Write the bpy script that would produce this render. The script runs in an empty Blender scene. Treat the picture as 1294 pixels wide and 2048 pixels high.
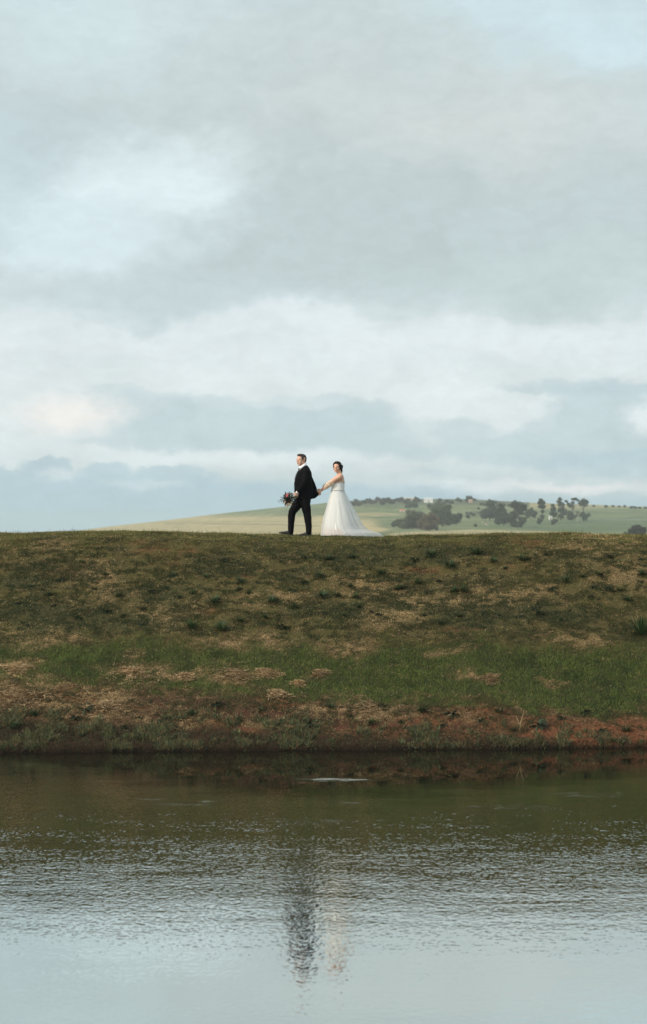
import bpy, bmesh, math, random
import numpy as np
from mathutils import Vector, Matrix, Euler
R = math.radians
S = bpy.context.scene
COL = S.collection
RNG = np.random.default_rng(7)
random.seed(7)

# ------------------------------------------------------------------ camera
F = 4050.0            # focal length in pixels of the 1294 x 2048 photograph
HY = 1090.0           # image row of the horizon
CZ = 3.85             # eye height above the water
cam_d = bpy.data.cameras.new('camera'); cam = bpy.data.objects.new('camera', cam_d); COL.objects.link(cam)
cam_d.sensor_fit = 'VERTICAL'; cam_d.sensor_height = 36.0; cam_d.sensor_width = 36.0
cam_d.lens = F / 2048 * 36.0
cam.location = (0, 0, CZ); cam.rotation_euler = (R(90) + math.atan((HY - 1024) / F), 0, 0)
cam_d.clip_start = .5; cam_d.clip_end = 20000
cam_d.dof.use_dof = True; cam_d.dof.focus_distance = 45.0; cam_d.dof.aperture_fstop = 2.1
S.camera = cam
S.view_settings.view_transform = 'Standard'; S.view_settings.look = 'None'
S.view_settings.exposure = 0.15; S.view_settings.gamma = 1.0
S.render.film_transparent = False
S.cycles.max_bounces = 8; S.cycles.transparent_max_bounces = 24
S.cycles.volume_bounces = 1
S.cycles.adaptive_threshold = .004

# ------------------------------------------------------------------ node helper
class NT:
    def __init__(s, tree): s.t = tree; s.t.nodes.clear()
    def n(s, typ, inputs=None, **kw):
        nd = s.t.nodes.new(typ)
        for k, v in kw.items(): setattr(nd, k, v)
        for k, v in (inputs or {}).items(): s.set(nd.inputs[k], v)
        return nd
    def set(s, sock, v):
        if isinstance(v, bpy.types.NodeSocket): s.t.links.new(v, sock)
        elif hasattr(v, 'outputs'): s.t.links.new(v.outputs[0], sock)
        else:
            if isinstance(v, (tuple, list)) and len(v) == 3 and sock.type == 'RGBA': v = (*v, 1)
            sock.default_value = v
    def m(s, op, a, b=0.0, c=0.0, clamp=False):
        nd = s.t.nodes.new('ShaderNodeMath'); nd.operation = op; nd.use_clamp = clamp
        for i, v in enumerate((a, b, c)): s.set(nd.inputs[i], v)
        return nd.outputs[0]
    def v(s, op, a, b=(0, 0, 0)):
        nd = s.t.nodes.new('ShaderNodeVectorMath'); nd.operation = op
        s.set(nd.inputs[0], a); s.set(nd.inputs[1], b)
        return nd.outputs['Value'] if op in ('LENGTH', 'DOT_PRODUCT') else nd.outputs[0]
    def mr(s, v, a, b, c=0.0, d=1.0, interp='SMOOTHSTEP'):
        nd = s.t.nodes.new('ShaderNodeMapRange'); nd.interpolation_type = interp
        for i, x in enumerate((v, a, b, c, d)): s.set(nd.inputs[i], x)
        return nd.outputs[0]
    def mix(s, f, a, b, blend='MIX'):
        nd = s.t.nodes.new('ShaderNodeMix'); nd.data_type = 'RGBA'; nd.blend_type = blend
        s.set(nd.inputs[0], f); s.set(nd.inputs[6], a); s.set(nd.inputs[7], b)
        return nd.outputs[2]
    def noise(s, vec, scale, detail=3, rough=.5, col=False):
        nd = s.t.nodes.new('ShaderNodeTexNoise')
        s.set(nd.inputs['Vector'], vec); nd.inputs['Scale'].default_value = scale
        nd.inputs['Detail'].default_value = detail; nd.inputs['Roughness'].default_value = rough
        return nd.outputs[1] if col else nd.outputs[0]

def lin(r, g, b):
    f = lambda c: (c / 255 / 12.92) if c / 255 <= .04045 else ((c / 255 + .055) / 1.055) ** 2.4
    return (f(r), f(g), f(b))

# ------------------------------------------------------------------ sky
SUN_EL, SUN_AZ = R(36), R(-122)      # azimuth measured from +Y (view direction) towards +X
W = bpy.data.worlds.new('World'); S.world = W; W.use_nodes = True
t = NT(W.node_tree)
dirv = t.n('ShaderNodeTexCoord').outputs['Generated']
sp = t.n('ShaderNodeSeparateXYZ', {0: dirv})
X, Y, Z = sp.outputs
hyp = t.m('SQRT', t.m('ADD', t.m('MULTIPLY', X, X), t.m('MULTIPLY', Y, Y)))
U = t.m('MULTIPLY', t.m('ARCTAN2', X, Y), F)
Vv = t.m('MULTIPLY', t.m('DIVIDE', Z, t.m('MAXIMUM', hyp, .02)), F)      # angular height above the horizon, same unit
P0 = t.n('ShaderNodeCombineXYZ', {0: U, 1: Vv, 2: 0.0}).outputs[0]
PS = t.v('MULTIPLY', P0, (1, 1.55, 1))
def warp(P, scale, amp, detail, ax=1.0, ay=1.0):
    nz = t.noise(PS, scale, detail, .6, col=True)
    return t.v('ADD', P, t.v('MULTIPLY', t.v('SUBTRACT', nz, (.5, .5, .5)), (amp * ax, amp * ay, 0)))
PL = warp(P0, 1 / 300, 420, 5, 1, .7)                  # strong soft warp for the high layer
PM = warp(warp(P0, 1 / 74, 84, 5, 1, .62), 1 / 20, 17, 4, 1, .8)                   # crisp billowy warp for the low cumulus
PC = warp(warp(P0, 1 / 110, 120, 5, 1, .6), 1 / 26, 34, 4, 1, .7)                  # torn edges
def blob(P, px, py, rx, ry, soft=.5):
    c = (px - 647, HY - py, 0)
    d = t.v('LENGTH', t.v('MULTIPLY', t.v('SUBTRACT', P, c), (1 / rx, 1 / ry, 0)))
    return t.mr(d, 1 + soft, 1 - soft)
sky = t.n('ShaderNodeTexSky', sky_type='NISHITA', sun_disc=False, sun_elevation=SUN_EL, sun_rotation=SUN_AZ,
          air_density=1.3, dust_density=2.0, ozone_density=1.0)
skyc = t.v('MULTIPLY', sky.outputs[0], (.085, .085, .085))
# overcast veil: elevation bands of the cloud deck
ramp = t.n('ShaderNodeValToRGB', {0: t.m('DIVIDE', Vv, 1300.0)})
cr = ramp.color_ramp
stops = [(0, (160, 189, 200)), (60, (173, 198, 207)), (150, (212, 225, 229)), (260, (225, 234, 237)),
         (400, (225, 234, 237)), (500, (208, 221, 225)), (700, (203, 217, 221)), (900, (200, 214, 217)), (1090, (203, 219, 223)), (1290, (196, 208, 212))]
while len(cr.elements) < len(stops): cr.elements.new(.5)
for e, (p, c) in zip(cr.elements, stops): e.position = p / 1300; e.color = (*lin(*c), 1)
veil = ramp.outputs[0]
c = t.mix(.88, skyc, veil)
# broad unevenness of the deck, finer wisps inside it
nb = t.noise(PS, 1 / 420, 6, .6)
c = t.mix(t.mr(nb, .35, .7), t.mix(1.0, c, (.93, .94, .94), 'MULTIPLY'), t.mix(1.0, c, (1.05, 1.05, 1.05), 'MULTIPLY'))
def put(mask, col, k=1.0):
    global c
    c = t.mix(t.m('MULTIPLY', mask, k), c, lin(*col))
G1, G2, B1 = (184, 198, 200), (178, 194, 199), (216, 231, 235)
put(blob(PL, 700, 190, 720, 210, .5), (193, 204, 204), .85)
put(blob(PL, 180, 150, 300, 110, .6), (190, 204, 206), .6)
put(blob(PL, 980, 430, 520, 150, .35), G1, .8)
put(blob(PL, 60, 330, 240, 120, .5), (186, 203, 208), .7)
put(blob(PL, 560, 500, 330, 110, .4), G1, .75)
put(blob(PL, 760, 300, 300, 90, .4), (186, 199, 200), .5)
put(blob(PL, 330, 590, 240, 55, .6), (191, 207, 211), .7)
put(blob(PL, 1150, 540, 330, 70, .4), (190, 205, 206), .75)
put(blob(PL, 320, 350, 170, 75, .7), B1, .95)
put(blob(PL, 110, 440, 130, 60, .8), (212, 229, 234), .7)
put(blob(PL, 210, 480, 150, 55, .7), (210, 226, 231), .75)
put(blob(PL, 1180, 60, 260, 70, .8), (200, 221, 228), .85)
put(blob(PL, 130, 60, 260, 80, .8), (203, 220, 224), .7)
put(blob(PL, 930, 250, 260, 90, .8), (206, 212, 211), .55)
put(blob(PL, 640, 660, 700, 30, .9), (224, 233, 236), .6)
# low cumulus band
D1, D2 = (187, 205, 210), (192, 209, 213)
put(blob(PM, 520, 862, 330, 44, .3), D1, .9)
put(blob(PM, 640, 835, 170, 42, .22), D1, .85)
put(blob(PM, 430, 832, 110, 36, .22), D2, .8)
put(blob(PM, 290, 820, 130, 34, .35), (186, 204, 209), .75)
put(blob(PM, 240, 790, 70, 18, .4), (196, 212, 216), .7)
put(blob(PC, 145, 826, 95, 34, .7), (236, 235, 231), .95)
put(blob(PM, 340, 885, 190, 10, .5), D1, .6)
put(blob(PM, 700, 890, 150, 24, .4), D1, .8)
put(blob(PM, 600, 806, 90, 10, .6), (212, 223, 226), .6)
put(blob(PM, 1120, 900, 235, 38, .25), D1, .9)
put(blob(PM, 1200, 830, 110, 52, .25), D1, .9)
put(blob(PM, 1100, 862, 60, 26, .3), D2, .8)
put(blob(PM, 925, 862, 56, 26, .3), D2, .85)
put(blob(PM, 960, 900, 80, 26, .35), D2, .85)
put(blob(PM, 1240, 778, 190, 16, .5), (184, 203, 209), .8)
put(blob(PM, 1080, 778, 70, 8, .6), (190, 207, 212), .7)
put(blob(PC, 1285, 842, 50, 26, .6), (224, 233, 236), .85)
put(blob(PM, 1290, 930, 240, 26, .4), (174, 197, 205), .75)
put(blob(PC, 1130, 976, 150, 11, .9), (230, 230, 230), .8)
put(blob(PM, 830, 905, 60, 12, .5), (182, 202, 208), .6)
put(blob(PM, 860, 940, 40, 8, .6), (184, 204, 210), .6)
put(blob(PM, 520, 915, 200, 14, .8), (226, 235, 238), .7)
put(blob(PM, 860, 975, 160, 14, .8), (222, 231, 235), .6)
# the lower-left cloud bank and its billows
put(blob(PM, 180, 995, 430, 50, .22), (166, 194, 206), .9)
put(blob(PM, 95, 935, 52, 24, .22), (172, 196, 206), .9)
put(blob(PM, 20, 955, 60, 20, .22), (174, 198, 207), .85)
put(blob(PM, 215, 945, 50, 24, .22), (174, 198, 207), .85)
put(blob(PM, 335, 948, 70, 22, .22), (174, 198, 207), .85)
put(blob(PM, 640, 1002, 300, 38, .3), (166, 193, 205), .85)
put(blob(PM, 120, 952, 40, 13, .6), (204, 218, 223), .7)
put(blob(PM, 290, 966, 70, 9, .7), (200, 215, 221), .6)
put(blob(P0, 560, 1054, 2600, 55, .45), (160, 190, 202), .75)
tx = t.noise(t.v('MULTIPLY', PM, (1, 1.9, 1)), 1 / 46, 8, .62); tx2 = t.noise(t.v('MULTIPLY', PL, (1, 1.6, 1)), 1 / 150, 6, .6)
c = t.mix(1.0, c, t.mr(tx, .3, .7, .965, 1.035, 'LINEAR'), 'MULTIPLY'); c = t.mix(1.0, c, t.mr(tx2, .3, .7, .955, 1.045, 'LINEAR'), 'MULTIPLY')
low = t.mr(Vv, -400, -20)
c = t.mix(low, lin(120, 125, 115), c)
# high overhead the deck is a plain even grey
c = t.mix(t.mr(Vv, 1500, 6000), c, lin(214, 222, 224))
bg = t.n('ShaderNodeBackground', {0: c, 1: 1.0})
out = t.n('ShaderNodeOutputWorld', {0: bg})

sun_d = bpy.data.lights.new('sun', 'SUN'); sun = bpy.data.objects.new('sun', sun_d); COL.objects.link(sun)
sun_d.energy = 3.3; sun_d.angle = R(8); sun_d.color = (1, .90, .76)
sd = Vector((math.sin(SUN_AZ) * math.cos(SUN_EL), math.cos(SUN_AZ) * math.cos(SUN_EL), math.sin(SUN_EL)))
sun.rotation_euler = sd.to_track_quat('Z', 'Y').to_euler(); sun.location = (-20, -10, 30)

# ------------------------------------------------------------------ generic helpers
def tag(o, label=None, cat=None, group=None, kind=None):
    if label: o['label'] = label
    if cat: o['category'] = cat
    if group: o['group'] = group
    if kind: o['kind'] = kind
    return o
def empty(name, loc, rz=0.0):
    o = bpy.data.objects.new(name, None); COL.objects.link(o); o.location = loc; o.rotation_euler = (0, 0, rz)
    o.empty_display_size = .2
    return o
def link_mesh(name, me, mat=None, parent=None, smooth=False):
    o = bpy.data.objects.new(name, me); COL.objects.link(o)
    if mat and not me.materials: me.materials.append(mat)
    if parent: o.parent = parent
    if smooth: me.shade_smooth()
    return o
def obj(name, bm, mat=None, parent=None, smooth=True):
    me = bpy.data.meshes.new(name); bm.to_mesh(me); bm.free()
    return link_mesh(name, me, mat, parent, smooth)
def np_mesh(name, verts, faces, cols=None):
    """faces: (n,k) int array, all the same size"""
    me = bpy.data.meshes.new(name)
    verts = np.asarray(verts, np.float32); faces = np.asarray(faces, np.int32)
    n, k = faces.shape
    me.vertices.add(len(verts)); me.vertices.foreach_set('co', verts.ravel())
    me.loops.add(n * k); me.loops.foreach_set('vertex_index', faces.ravel())
    me.polygons.add(n); me.polygons.foreach_set('loop_start', np.arange(0, n * k, k, dtype=np.int32))
    me.update(calc_edges=True)
    if cols is not None:
        a = me.color_attributes.new('tint', 'FLOAT_COLOR', 'POINT')
        cc = np.ones((len(verts), 4), np.float32); cc[:, :3] = cols
        a.data.foreach_set('color', cc.ravel())
    return me
def attr_mat(name, rough=.85, nscale=0, namt=.35, transl=0.0, spec=.25, bump=0, bscale=60):
    m = bpy.data.materials.new(name); m.use_nodes = True; t = NT(m.node_tree)
    a = t.n('ShaderNodeAttribute', attribute_name='tint').outputs[0]
    geo = t.n('ShaderNodeNewGeometry')
    if nscale:
        nz = t.noise(geo.outputs['Position'], nscale, 4, .6)
        a = t.mix(1.0, a, t.mr(nz, .3, .7, 1 - namt, 1 + namt, 'LINEAR'), 'MULTIPLY')
    p = t.n('ShaderNodeBsdfPrincipled', {'Base Color': a, 'Roughness': rough, 'Specular IOR Level': spec})
    if bump:
        b = t.n('ShaderNodeBump', {'Height': t.noise(geo.outputs['Position'], bscale, 4, .65), 'Distance': bump}); b.inputs['Strength'].default_value = 1
        t.set(p.inputs['Normal'], b.outputs[0])
    sh = p.outputs[0]
    if transl:
        tr = t.n('ShaderNodeBsdfTranslucent', {0: a})
        sh = t.n('ShaderNodeMixShader', {0: transl, 1: sh, 2: tr}).outputs[0]
    t.n('ShaderNodeOutputMaterial', {0: sh})
    return m
def mat(name, col, rough=.7, spec=.3, var=0.0, vscale=8, bump=0, bscale=40, sheen=0, sss=0, coord='Object'):
    m = bpy.data.materials.new(name); m.use_nodes = True; t = NT(m.node_tree)
    tc = t.n('ShaderNodeTexCoord').outputs[coord]
    c = (*col, 1)
    if var:
        nz = t.noise(tc, vscale, 4, .55)
        c = t.mix(t.mr(nz, .3, .7, 0, 1, 'LINEAR'), tuple(x * (1 - var) for x in col), tuple(min(1, x * (1 + var)) for x in col))
    p = t.n('ShaderNodeBsdfPrincipled', {'Base Color': c, 'Roughness': rough, 'Specular IOR Level': spec})
    if sheen: p.inputs['Sheen Weight'].default_value = sheen
    if sss:
        p.inputs['Subsurface Weight'].default_value = sss; p.inputs['Subsurface Radius'].default_value = (.012, .005, .003)
    if bump:
        b = t.n('ShaderNodeBump', {'Height': t.noise(tc, bscale, 4, .6), 'Distance': bump})
        t.set(p.inputs['Normal'], b.outputs[0])
    t.n('ShaderNodeOutputMaterial', {0: p})
    return m

# numpy value noise
def _h(ix, iy, seed):
    ix = ix.astype(np.int64) & 0xffffffff; iy = iy.astype(np.int64) & 0xffffffff
    n = (ix * 374761393 + iy * 668265263 + seed * 974634777) & 0xffffffff
    n = ((n ^ (n >> 13)) * 1274126177) & 0xffffffff
    return ((n ^ (n >> 16)) & 0xffff) / 65535.0
def vnoise(x, y, seed=0):
    x = np.asarray(x, float); y = np.asarray(y, float)
    ix = np.floor(x); iy = np.floor(y); fx = x - ix; fy = y - iy
    fx = fx * fx * (3 - 2 * fx); fy = fy * fy * (3 - 2 * fy)
    a = _h(ix, iy, seed); b = _h(ix + 1, iy, seed); c = _h(ix, iy + 1, seed); d = _h(ix + 1, iy + 1, seed)
    return a + (b - a) * fx + (c - a) * fy + (a - b - c + d) * fx * fy
def fbm(x, y, scale, octs=4, seed=0, gain=.5):
    x = np.asarray(x, float) * scale; y = np.asarray(y, float) * scale
    s = np.zeros(np.broadcast(x, y).shape); a = 1.0; tot = 0
    for i in range(octs):
        s = s + a * vnoise(x * .8 + y * .6, y * .8 - x * .6, seed + i * 17); tot += a; a *= gain; x = x * 2.03 + 5.1; y = y * 2.03 + 1.7
    return s / tot
def sst(v, a, b):
    t_ = np.clip((v - a) / (b - a), 0, 1); return t_ * t_ * (3 - 2 * t_)
def ell(u, v, cx, cy, rx, ry, soft=.4):
    d = np.sqrt(((u - cx) / rx) ** 2 + ((v - cy) / ry) ** 2)
    return 1 - sst(d, 1 - soft, 1 + soft)

# ------------------------------------------------------------------ the lie of the land
PROF_Y = [33.6, 34.3, 34.56, 34.62, 35.0, 36.0, 37.4, 39.0, 40.5, 42.0, 43.3, 44.2, 44.9, 46.0, 48.0, 50.0, 54.0, 62.0, 75.0, 90.0]
PROF_Z = [-.8, -.35, -.04, .09, .20, .50, 1.00, 1.62, 2.22, 2.80, 3.28, 3.55, 3.68, 3.715, 3.66, 3.50, 2.60, -1.0, -2.8, -3.0]
PROF_Z = [z * 3.90 / 3.55 if z < 3.55 else z + .35 for z in PROF_Z]; PROF_Z[3] = .055; PROF_Z[4] = .17
PROF_Y = [38.0 + (y - 34.56) * (44.2 - 38.0) / (44.2 - 34.56) if y < 44.2 else y for y in PROF_Y]
def dz_crest(x):
    px = 647 + F * x / 45.5
    return (1071.0 - np.interp(px, [-400, 0, 150, 330, 450, 520, 560, 700, 790, 900, 990, 1160, 1230, 1294, 1700],
                               [1066, 1065.5, 1065, 1064, 1067, 1070, 1071.5, 1073.5, 1073.5, 1070, 1067, 1066.5, 1069.5, 1070, 1066])) / 89.0
def shore(x): return np.interp(x, [-60, -6, -1, 3, 6, 60], [-.9, -.42, -.1, .2, .65, 1.4]) + .20 * (fbm(x, 0 * x, .9, 3, 5) - .5) + .10 * (fbm(x, 0 * x + 3, 3.5, 3, 6) - .5)
def ground_h(x, y, detail=True):
    x = np.asarray(x, float); y = np.asarray(y, float)
    near = np.interp(y, [-60, -5, 3, 6, 8.5, 9.5, 11], [2.6, 2.2, 1.9, 1.0, .1, -.3, -.8])
    yy = y - shore(x) * (1 - sst(y, 38.9, 43.2))
    bank = np.interp(yy, PROF_Y, PROF_Z) + dz_crest(x) * sst(y, 40.3, 44.5) * (1 - sst(y, 50, 62))
    h = np.where(y < 20, near, bank)
    side = np.where(y < 50, np.interp(np.abs(x), [62, 68, 80], [-.8, .1, 2.5]), -9)
    h = np.maximum(h, side)
    if detail:
        on = sst(yy, 38.03, 38.4) * (1 - sst(y, 52, 60))
        d = .16 * (fbm(x, y, .55, 3, 11) - .5) + .10 * (fbm(x, y, 1.7, 3, 12) - .5) + .05 * (fbm(x, y, 5, 3, 13) - .5)
        crest = sst(y, 43.3, 44.6)
        h = h + on * d * (1 - .35 * crest)
        h = h + .05 * (fbm(x, y, 1.1, 4, 21) - .5) * (1 - sst(yy, 38.03, 38.4)) * sst(yy, 37.5, 37.95)
        h = h + sst(np.where(y < 20, 9 - y, y - 55), 0, 3) * .25 * (fbm(x, y, .15, 4, 15) - .5)
    return h
_yy = np.linspace(37.2, 49, 900)
_pv = HY - F * (np.interp(_yy, PROF_Y, PROF_Z) - CZ) / _yy
def uv(x, y):      # where a bank point was read off the photograph (used only to look up what grows there)
    return 647 + F * x / y, np.interp(y, _yy, _pv)
def bank_at(px, py):
    y = float(np.interp(-py, -_pv[:700], _yy[:700])); x = (px - 647) * y / F
    for _ in range(4):
        z = float(ground_h(x, y)); err = (HY - F * (z - CZ) / y) - py
        y += err / 40.0 * .8; y = min(max(y, 37.9), 47.5); x = (px - 647) * y / F
    return x, y, float(ground_h(x, y))

STRAW = [(275, 1352, 65, 13), (335, 1366, 60, 9), (450, 1352, 52, 20), (470, 1368, 30, 10), (35, 1342, 45, 13), (45, 1398, 60, 24), (212, 1412, 46, 17),
         (268, 1318, 30, 7), (530, 1347, 22, 6), (640, 1345, 26, 9), (60, 1290, 60, 18), (95, 1280, 30, 14), (155, 1285, 20, 10), (240, 1195, 45, 14), (100, 1105, 30, 12), (180, 1160, 60, 20),
         (640, 1425, 70, 12), (740, 1418, 60, 14), (700, 1290, 60, 14), (450, 1290, 55, 14), (790, 1240, 60, 20), (820, 1190, 80, 18), (970, 1190, 120, 24), (930, 1345, 30, 7),
         (1150, 1270, 60, 14), (1250, 1150, 60, 18), (1190, 1095, 70, 14), (730, 1180, 60, 16), (520, 1285, 45, 12), (350, 1455, 80, 10), (120, 1440, 90, 16), (980, 1352, 22, 6), (1100, 1345, 20, 5), (520, 1455, 50, 9), (900, 1300, 40, 8), (340, 1225, 50, 12), (560, 1200, 60, 12)]
REDS = [(310, 1104, 34, 9, 1.1), (375, 1106, 26, 9, 1.1), (850, 1135, 30, 7, .8), (150, 1150, 26, 6, .8), (420, 1225, 26, 5, .7), (930, 1250, 40, 6, .6), (770, 1205, 26, 5, .7), (350, 1128, 26, 9, .6), (1040, 1086, 52, 9, 1.1), (1060, 1100, 20, 6, .8), (512, 1078, 12, 4, .9), (18, 1136, 28, 9, .7), (484, 1155, 26, 7, .6),
        (1020, 1130, 50, 8, .4), (1240, 1440, 150, 27, 1.0), (1090, 1450, 90, 15, .65), (275, 1165, 14, 4, .6), (90, 1203, 16, 5, .6), (800, 1448, 70, 10, .4), (700, 1085, 40, 6, .5), (190, 1232, 14, 4, .5), (600, 1197, 26, 5, .5)]
MAROON = [(600, 1432, 80, 10), (660, 1442, 90, 12), (340, 1450, 60, 9), (500, 1443, 90, 9), (180, 1470, 80, 8), (70, 1440, 60, 10), (560, 1425, 60, 7), (900, 1455, 60, 8), (760, 1435, 60, 8)]
DARKS = [(880, 1215, 170, 22), (1010, 1225, 120, 18), (700, 1225, 90, 22), (60, 1230, 110, 22), (190, 1250, 120, 26), (740, 1105, 130, 16), (900, 1110, 130, 12), (610, 1110, 70, 12), (1280, 1265, 60, 30), (300, 1190, 90, 12), (60, 1170, 70, 10)]
def zones(x, y):
    u, v = uv(x, y)
    wu = u + 60 * (fbm(x, y, 1.3, 3, 31) - .5); wv = v + 34 * (fbm(x, y, 1.3, 3, 32) - .5) + 14 * (fbm(x, y, 5, 2, 35) - .5)
    n = fbm(x * .7, y * 1.5, 1.6, 4, 33, .6); n2 = fbm(x * .62, y * 1.6, 5.0, 3, 34, .6); n3 = fbm(x * .62, y * 1.6, 11.0, 2, 36, .6)
    wv2 = wv + 36 * (n2 - .5) + 26 * (n3 - .5)
    top = np.interp(u, [0, 400, 900, 1294], [1292, 1286, 1276, 1268])
    lush = sst(wv2, top - 34, top + 26) * (1 - sst(wv2, 1378, 1408))
    straw = np.zeros_like(u)
    for c_ in STRAW: straw = np.maximum(straw, ell(wu, wv, *c_, .8))
    straw = straw * (.35 + .65 * sst(n2 + .5 * n3, .55, .85))
    red = np.zeros_like(u)
    for c_ in REDS: red = np.maximum(red, ell(wu, wv, *c_[:4], .7) * c_[4])
    mar = np.zeros_like(u)
    for c_ in MAROON: mar = np.maximum(mar, ell(wu, wv, *c_, .7))
    red = red * (.25 + .75 * sst(n2 + .6 * n3, .66, .88))
    dark = np.zeros_like(u)
    for c_ in DARKS: dark = np.maximum(dark, ell(wu, wv, *c_, .7))
    dark = np.clip(dark * .8 + sst(n, .54, .68) * .7, 0, 1)
    lower = sst(wv2, 1388, 1412) * (1 - sst(v, 1474, 1484))
    fringe = sst(v + 22 * (n2 - .5), 1458, 1476)
    mid = (1 - lush) * (1 - lower) * (1 - fringe)
    crest = 1 - sst(wv, 1085, 1125)
    s = straw * .9 + mid * (1 - crest) * sst(n * .3 + n2 * .4 + n3 * .3, .43, .60) * .75 * (1 - .85 * dark) + lower * (.15 + .75 * sst(n2, .42, .6)) + crest * .12 * sst(n2, .45, .65) + lush * .25 * sst(n2, .56, .7)
    s = np.clip(s * (1 - .6 * red), 0, 1)
    mott = sst(.55 * fbm(x * .62, y * 1.45, 4.2, 3, 37, .6) + .45 * fbm(x * .62, y * 1.45, 11.5, 2, 38, .6), .475, .545)
    s = s * (1 - .75 * mott * (1 - lush)); straw = straw * (1 - .8 * mott)
    return dict(mott=mott, mar=mar, raw=straw, u=u, v=v, lush=lush * (1 - .85 * straw), straw=s, red=red, dark=dark * mid, lower=lower, fringe=fringe, mid=mid, crest=crest * mid, n=n, n2=n2)
# ------------------------------------------------------------------ ground sheet
def spread(a, b, step, growth, far_neg, far_pos):
    core = np.arange(a, b + step / 2, step)
    def tail(start, end):
        out = []; s_ = step; p = start; sg = 1 if end > start else -1
        while abs(p - start) < abs(end - start): s_ *= growth; p += sg * s_; out.append(p)
        out[-1] = end
        return out
    return np.array(tail(a, far_neg)[::-1] + list(core) + tail(b, far_pos))
gx = spread(-8.5, 8.5, .05, 1.045, -3500, 3500)
gy = spread(37.4, 48.0, .045, 1.08, -80, 5000)
XX, YY = np.meshgrid(gx, gy)
ZZ = ground_h(XX, YY)
nx, ny = len(gx), len(gy)
zn = zones(XX, YY)
A = lambda *c: np.array(c)
def lerp(a, b, k): return a + (b - a) * k[..., None]
soil = lerp(np.broadcast_to(A(.060, .034, .020), XX.shape + (3,)), A(.12, .05, .026), sst(zn['n'], .4, .65))
colr = lerp(soil, A(.032, .031, .011), zn['mid'] * .88)
colr = lerp(colr, A(.026, .034, .012), zn['lush'])
colr = lerp(colr, A(.105, .074, .038), zn['straw'] * .7)
colr = lerp(colr, A(.150, .058, .028), zn['red'] * (.95 - .35 * zn['mott']))
colr = lerp(colr, A(.050, .021, .014), zn['mar'] * .8)
colr = lerp(colr, A(.098, .080, .034), zn['mid'] * (1 - zn['mott']) * .55)
colr = lerp(colr, A(.24, .170, .092), zn['raw'] * .45)
colr = lerp(colr, A(.030, .036, .018), zn['dark'] * .6)
colr = lerp(colr, A(.022, .016, .010), zn['fringe'] * .9)
wet = 1 - sst(ZZ, .02, .10)
colr = lerp(colr, A(.009, .007, .005), wet)
far = sst(YY, 48, 60) + (YY < 20)
colr = lerp(colr, A(.07, .085, .035), np.clip(far, 0, 1))
idx = np.arange(nx * ny).reshape(ny, nx)
faces = np.stack([idx[:-1, :-1], idx[:-1, 1:], idx[1:, 1:], idx[1:, :-1]], -1).reshape(-1, 4)
M_ground = attr_mat('earth', .95, 26, .45, bump=.02, bscale=22, spec=.1)
g = link_mesh('ground', np_mesh('ground', np.stack([XX, YY, ZZ], -1).reshape(-1, 3), faces, colr.reshape(-1, 3)), M_ground, smooth=True)
tag(g, kind='structure')

# ------------------------------------------------------------------ hillside far behind
RX = [-900, -400, -100, 135, 200, 278, 367, 420, 491, 560, 622, 653, 699, 760, 845, 940, 1000, 1100, 1200, 1294, 1700, 2600, 3800, 5200]
RE = [-60, -40, -8, 25, 34.5, 43.5, 53.5, 60.5, 68, 75.5, 80, 83.5, 87, 91, 91, 91, 88, 83, 79, 75, 80, 84, 50, -60]
GD = [380, 460, 540, 620, 760, 820, 950, 1080, 1150, 1300, 1700]
GG = [.06, .14, .22, .33, .46, .52, .74, .93, 1.0, 1.0, .8]
GD = [2 * q for q in GD]
def hill_e(px, D): return np.interp(px, RX, RE) * np.interp(D, GD, GG)
def hill_z(x, D):
    px = 647 + F * x / D
    z = CZ + hill_e(px, D) * D / F
    z = z + 2.4 * (fbm(x, D, 1 / 180, 3, 41) - .5) * sst(D, 760, 1000)
    k = sst(D, 460, 840) * (1 - sst(D, 2600, 3800))
    return -3.6 + (np.maximum(z, -3.6) + 3.6) * k
def hill_at(px, py):
    e = HY - py; r = float(np.interp(px, RX, RE)); gk = e / r
    D = float(np.interp(gk, GG[:9], GD[:9]))
    x = (px - 647) * D / F
    return x, D, float(hill_z(np.array(x), np.array(D)))
us = np.concatenate([np.linspace(-900, -50, 40)[:-1], np.linspace(-50, 1400, 420), np.linspace(1400, 5200, 90)[1:]])
Ds = np.concatenate([np.linspace(450, 840, 25)[:-1], np.linspace(840, 2400, 340), np.linspace(2400, 3900, 30)[1:]])
UU, DD = np.meshgrid(us, Ds); HXX = (UU - 647) * DD / F
HZZ = hill_z(HXX, DD)
E = HY - hill_e(UU, DD)                      # photograph row, for looking up the fields
nn = fbm(HXX, DD, 1 / 120, 4, 51); n3 = fbm(HXX, DD, 1 / 28, 4, 52)
Ew = E + 7 * (nn - .5); Uw = UU + 40 * (n3 - .5)
base = lerp(np.broadcast_to(A(.115, .145, .068), UU.shape + (3,)), A(.16, .18, .095), sst(n3, .35, .65))
strawc = A(.42, .34, .19)
m1 = (UU < 660) * sst(Ew, 1026, 1038)
m1 = np.maximum(m1, (UU < 420) * .75)
m1 = m1 * (1 - .35 * np.exp(-((E - 1044) / 1.3) ** 2))
m2 = ell(Uw, Ew, 735, 1030, 60, 3.5) * .8
m3 = ell(Uw, Ew, 700, 1052, 75, 14) * (1 - ell(Uw, Ew, 790, 1046, 38, 9))
m4 = ell(Uw, Ew, 735, 1061, 38, 7)
m5 = ((UU > 775) & (UU < 1250)) * sst(E, np.interp(UU, [775, 850, 950, 1080, 1250], [1069, 1062, 1057, 1060, 1072]), np.interp(UU, [775, 850, 950, 1080, 1250], [1069, 1062, 1057, 1060, 1072]) + 2.5) * .75
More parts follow.
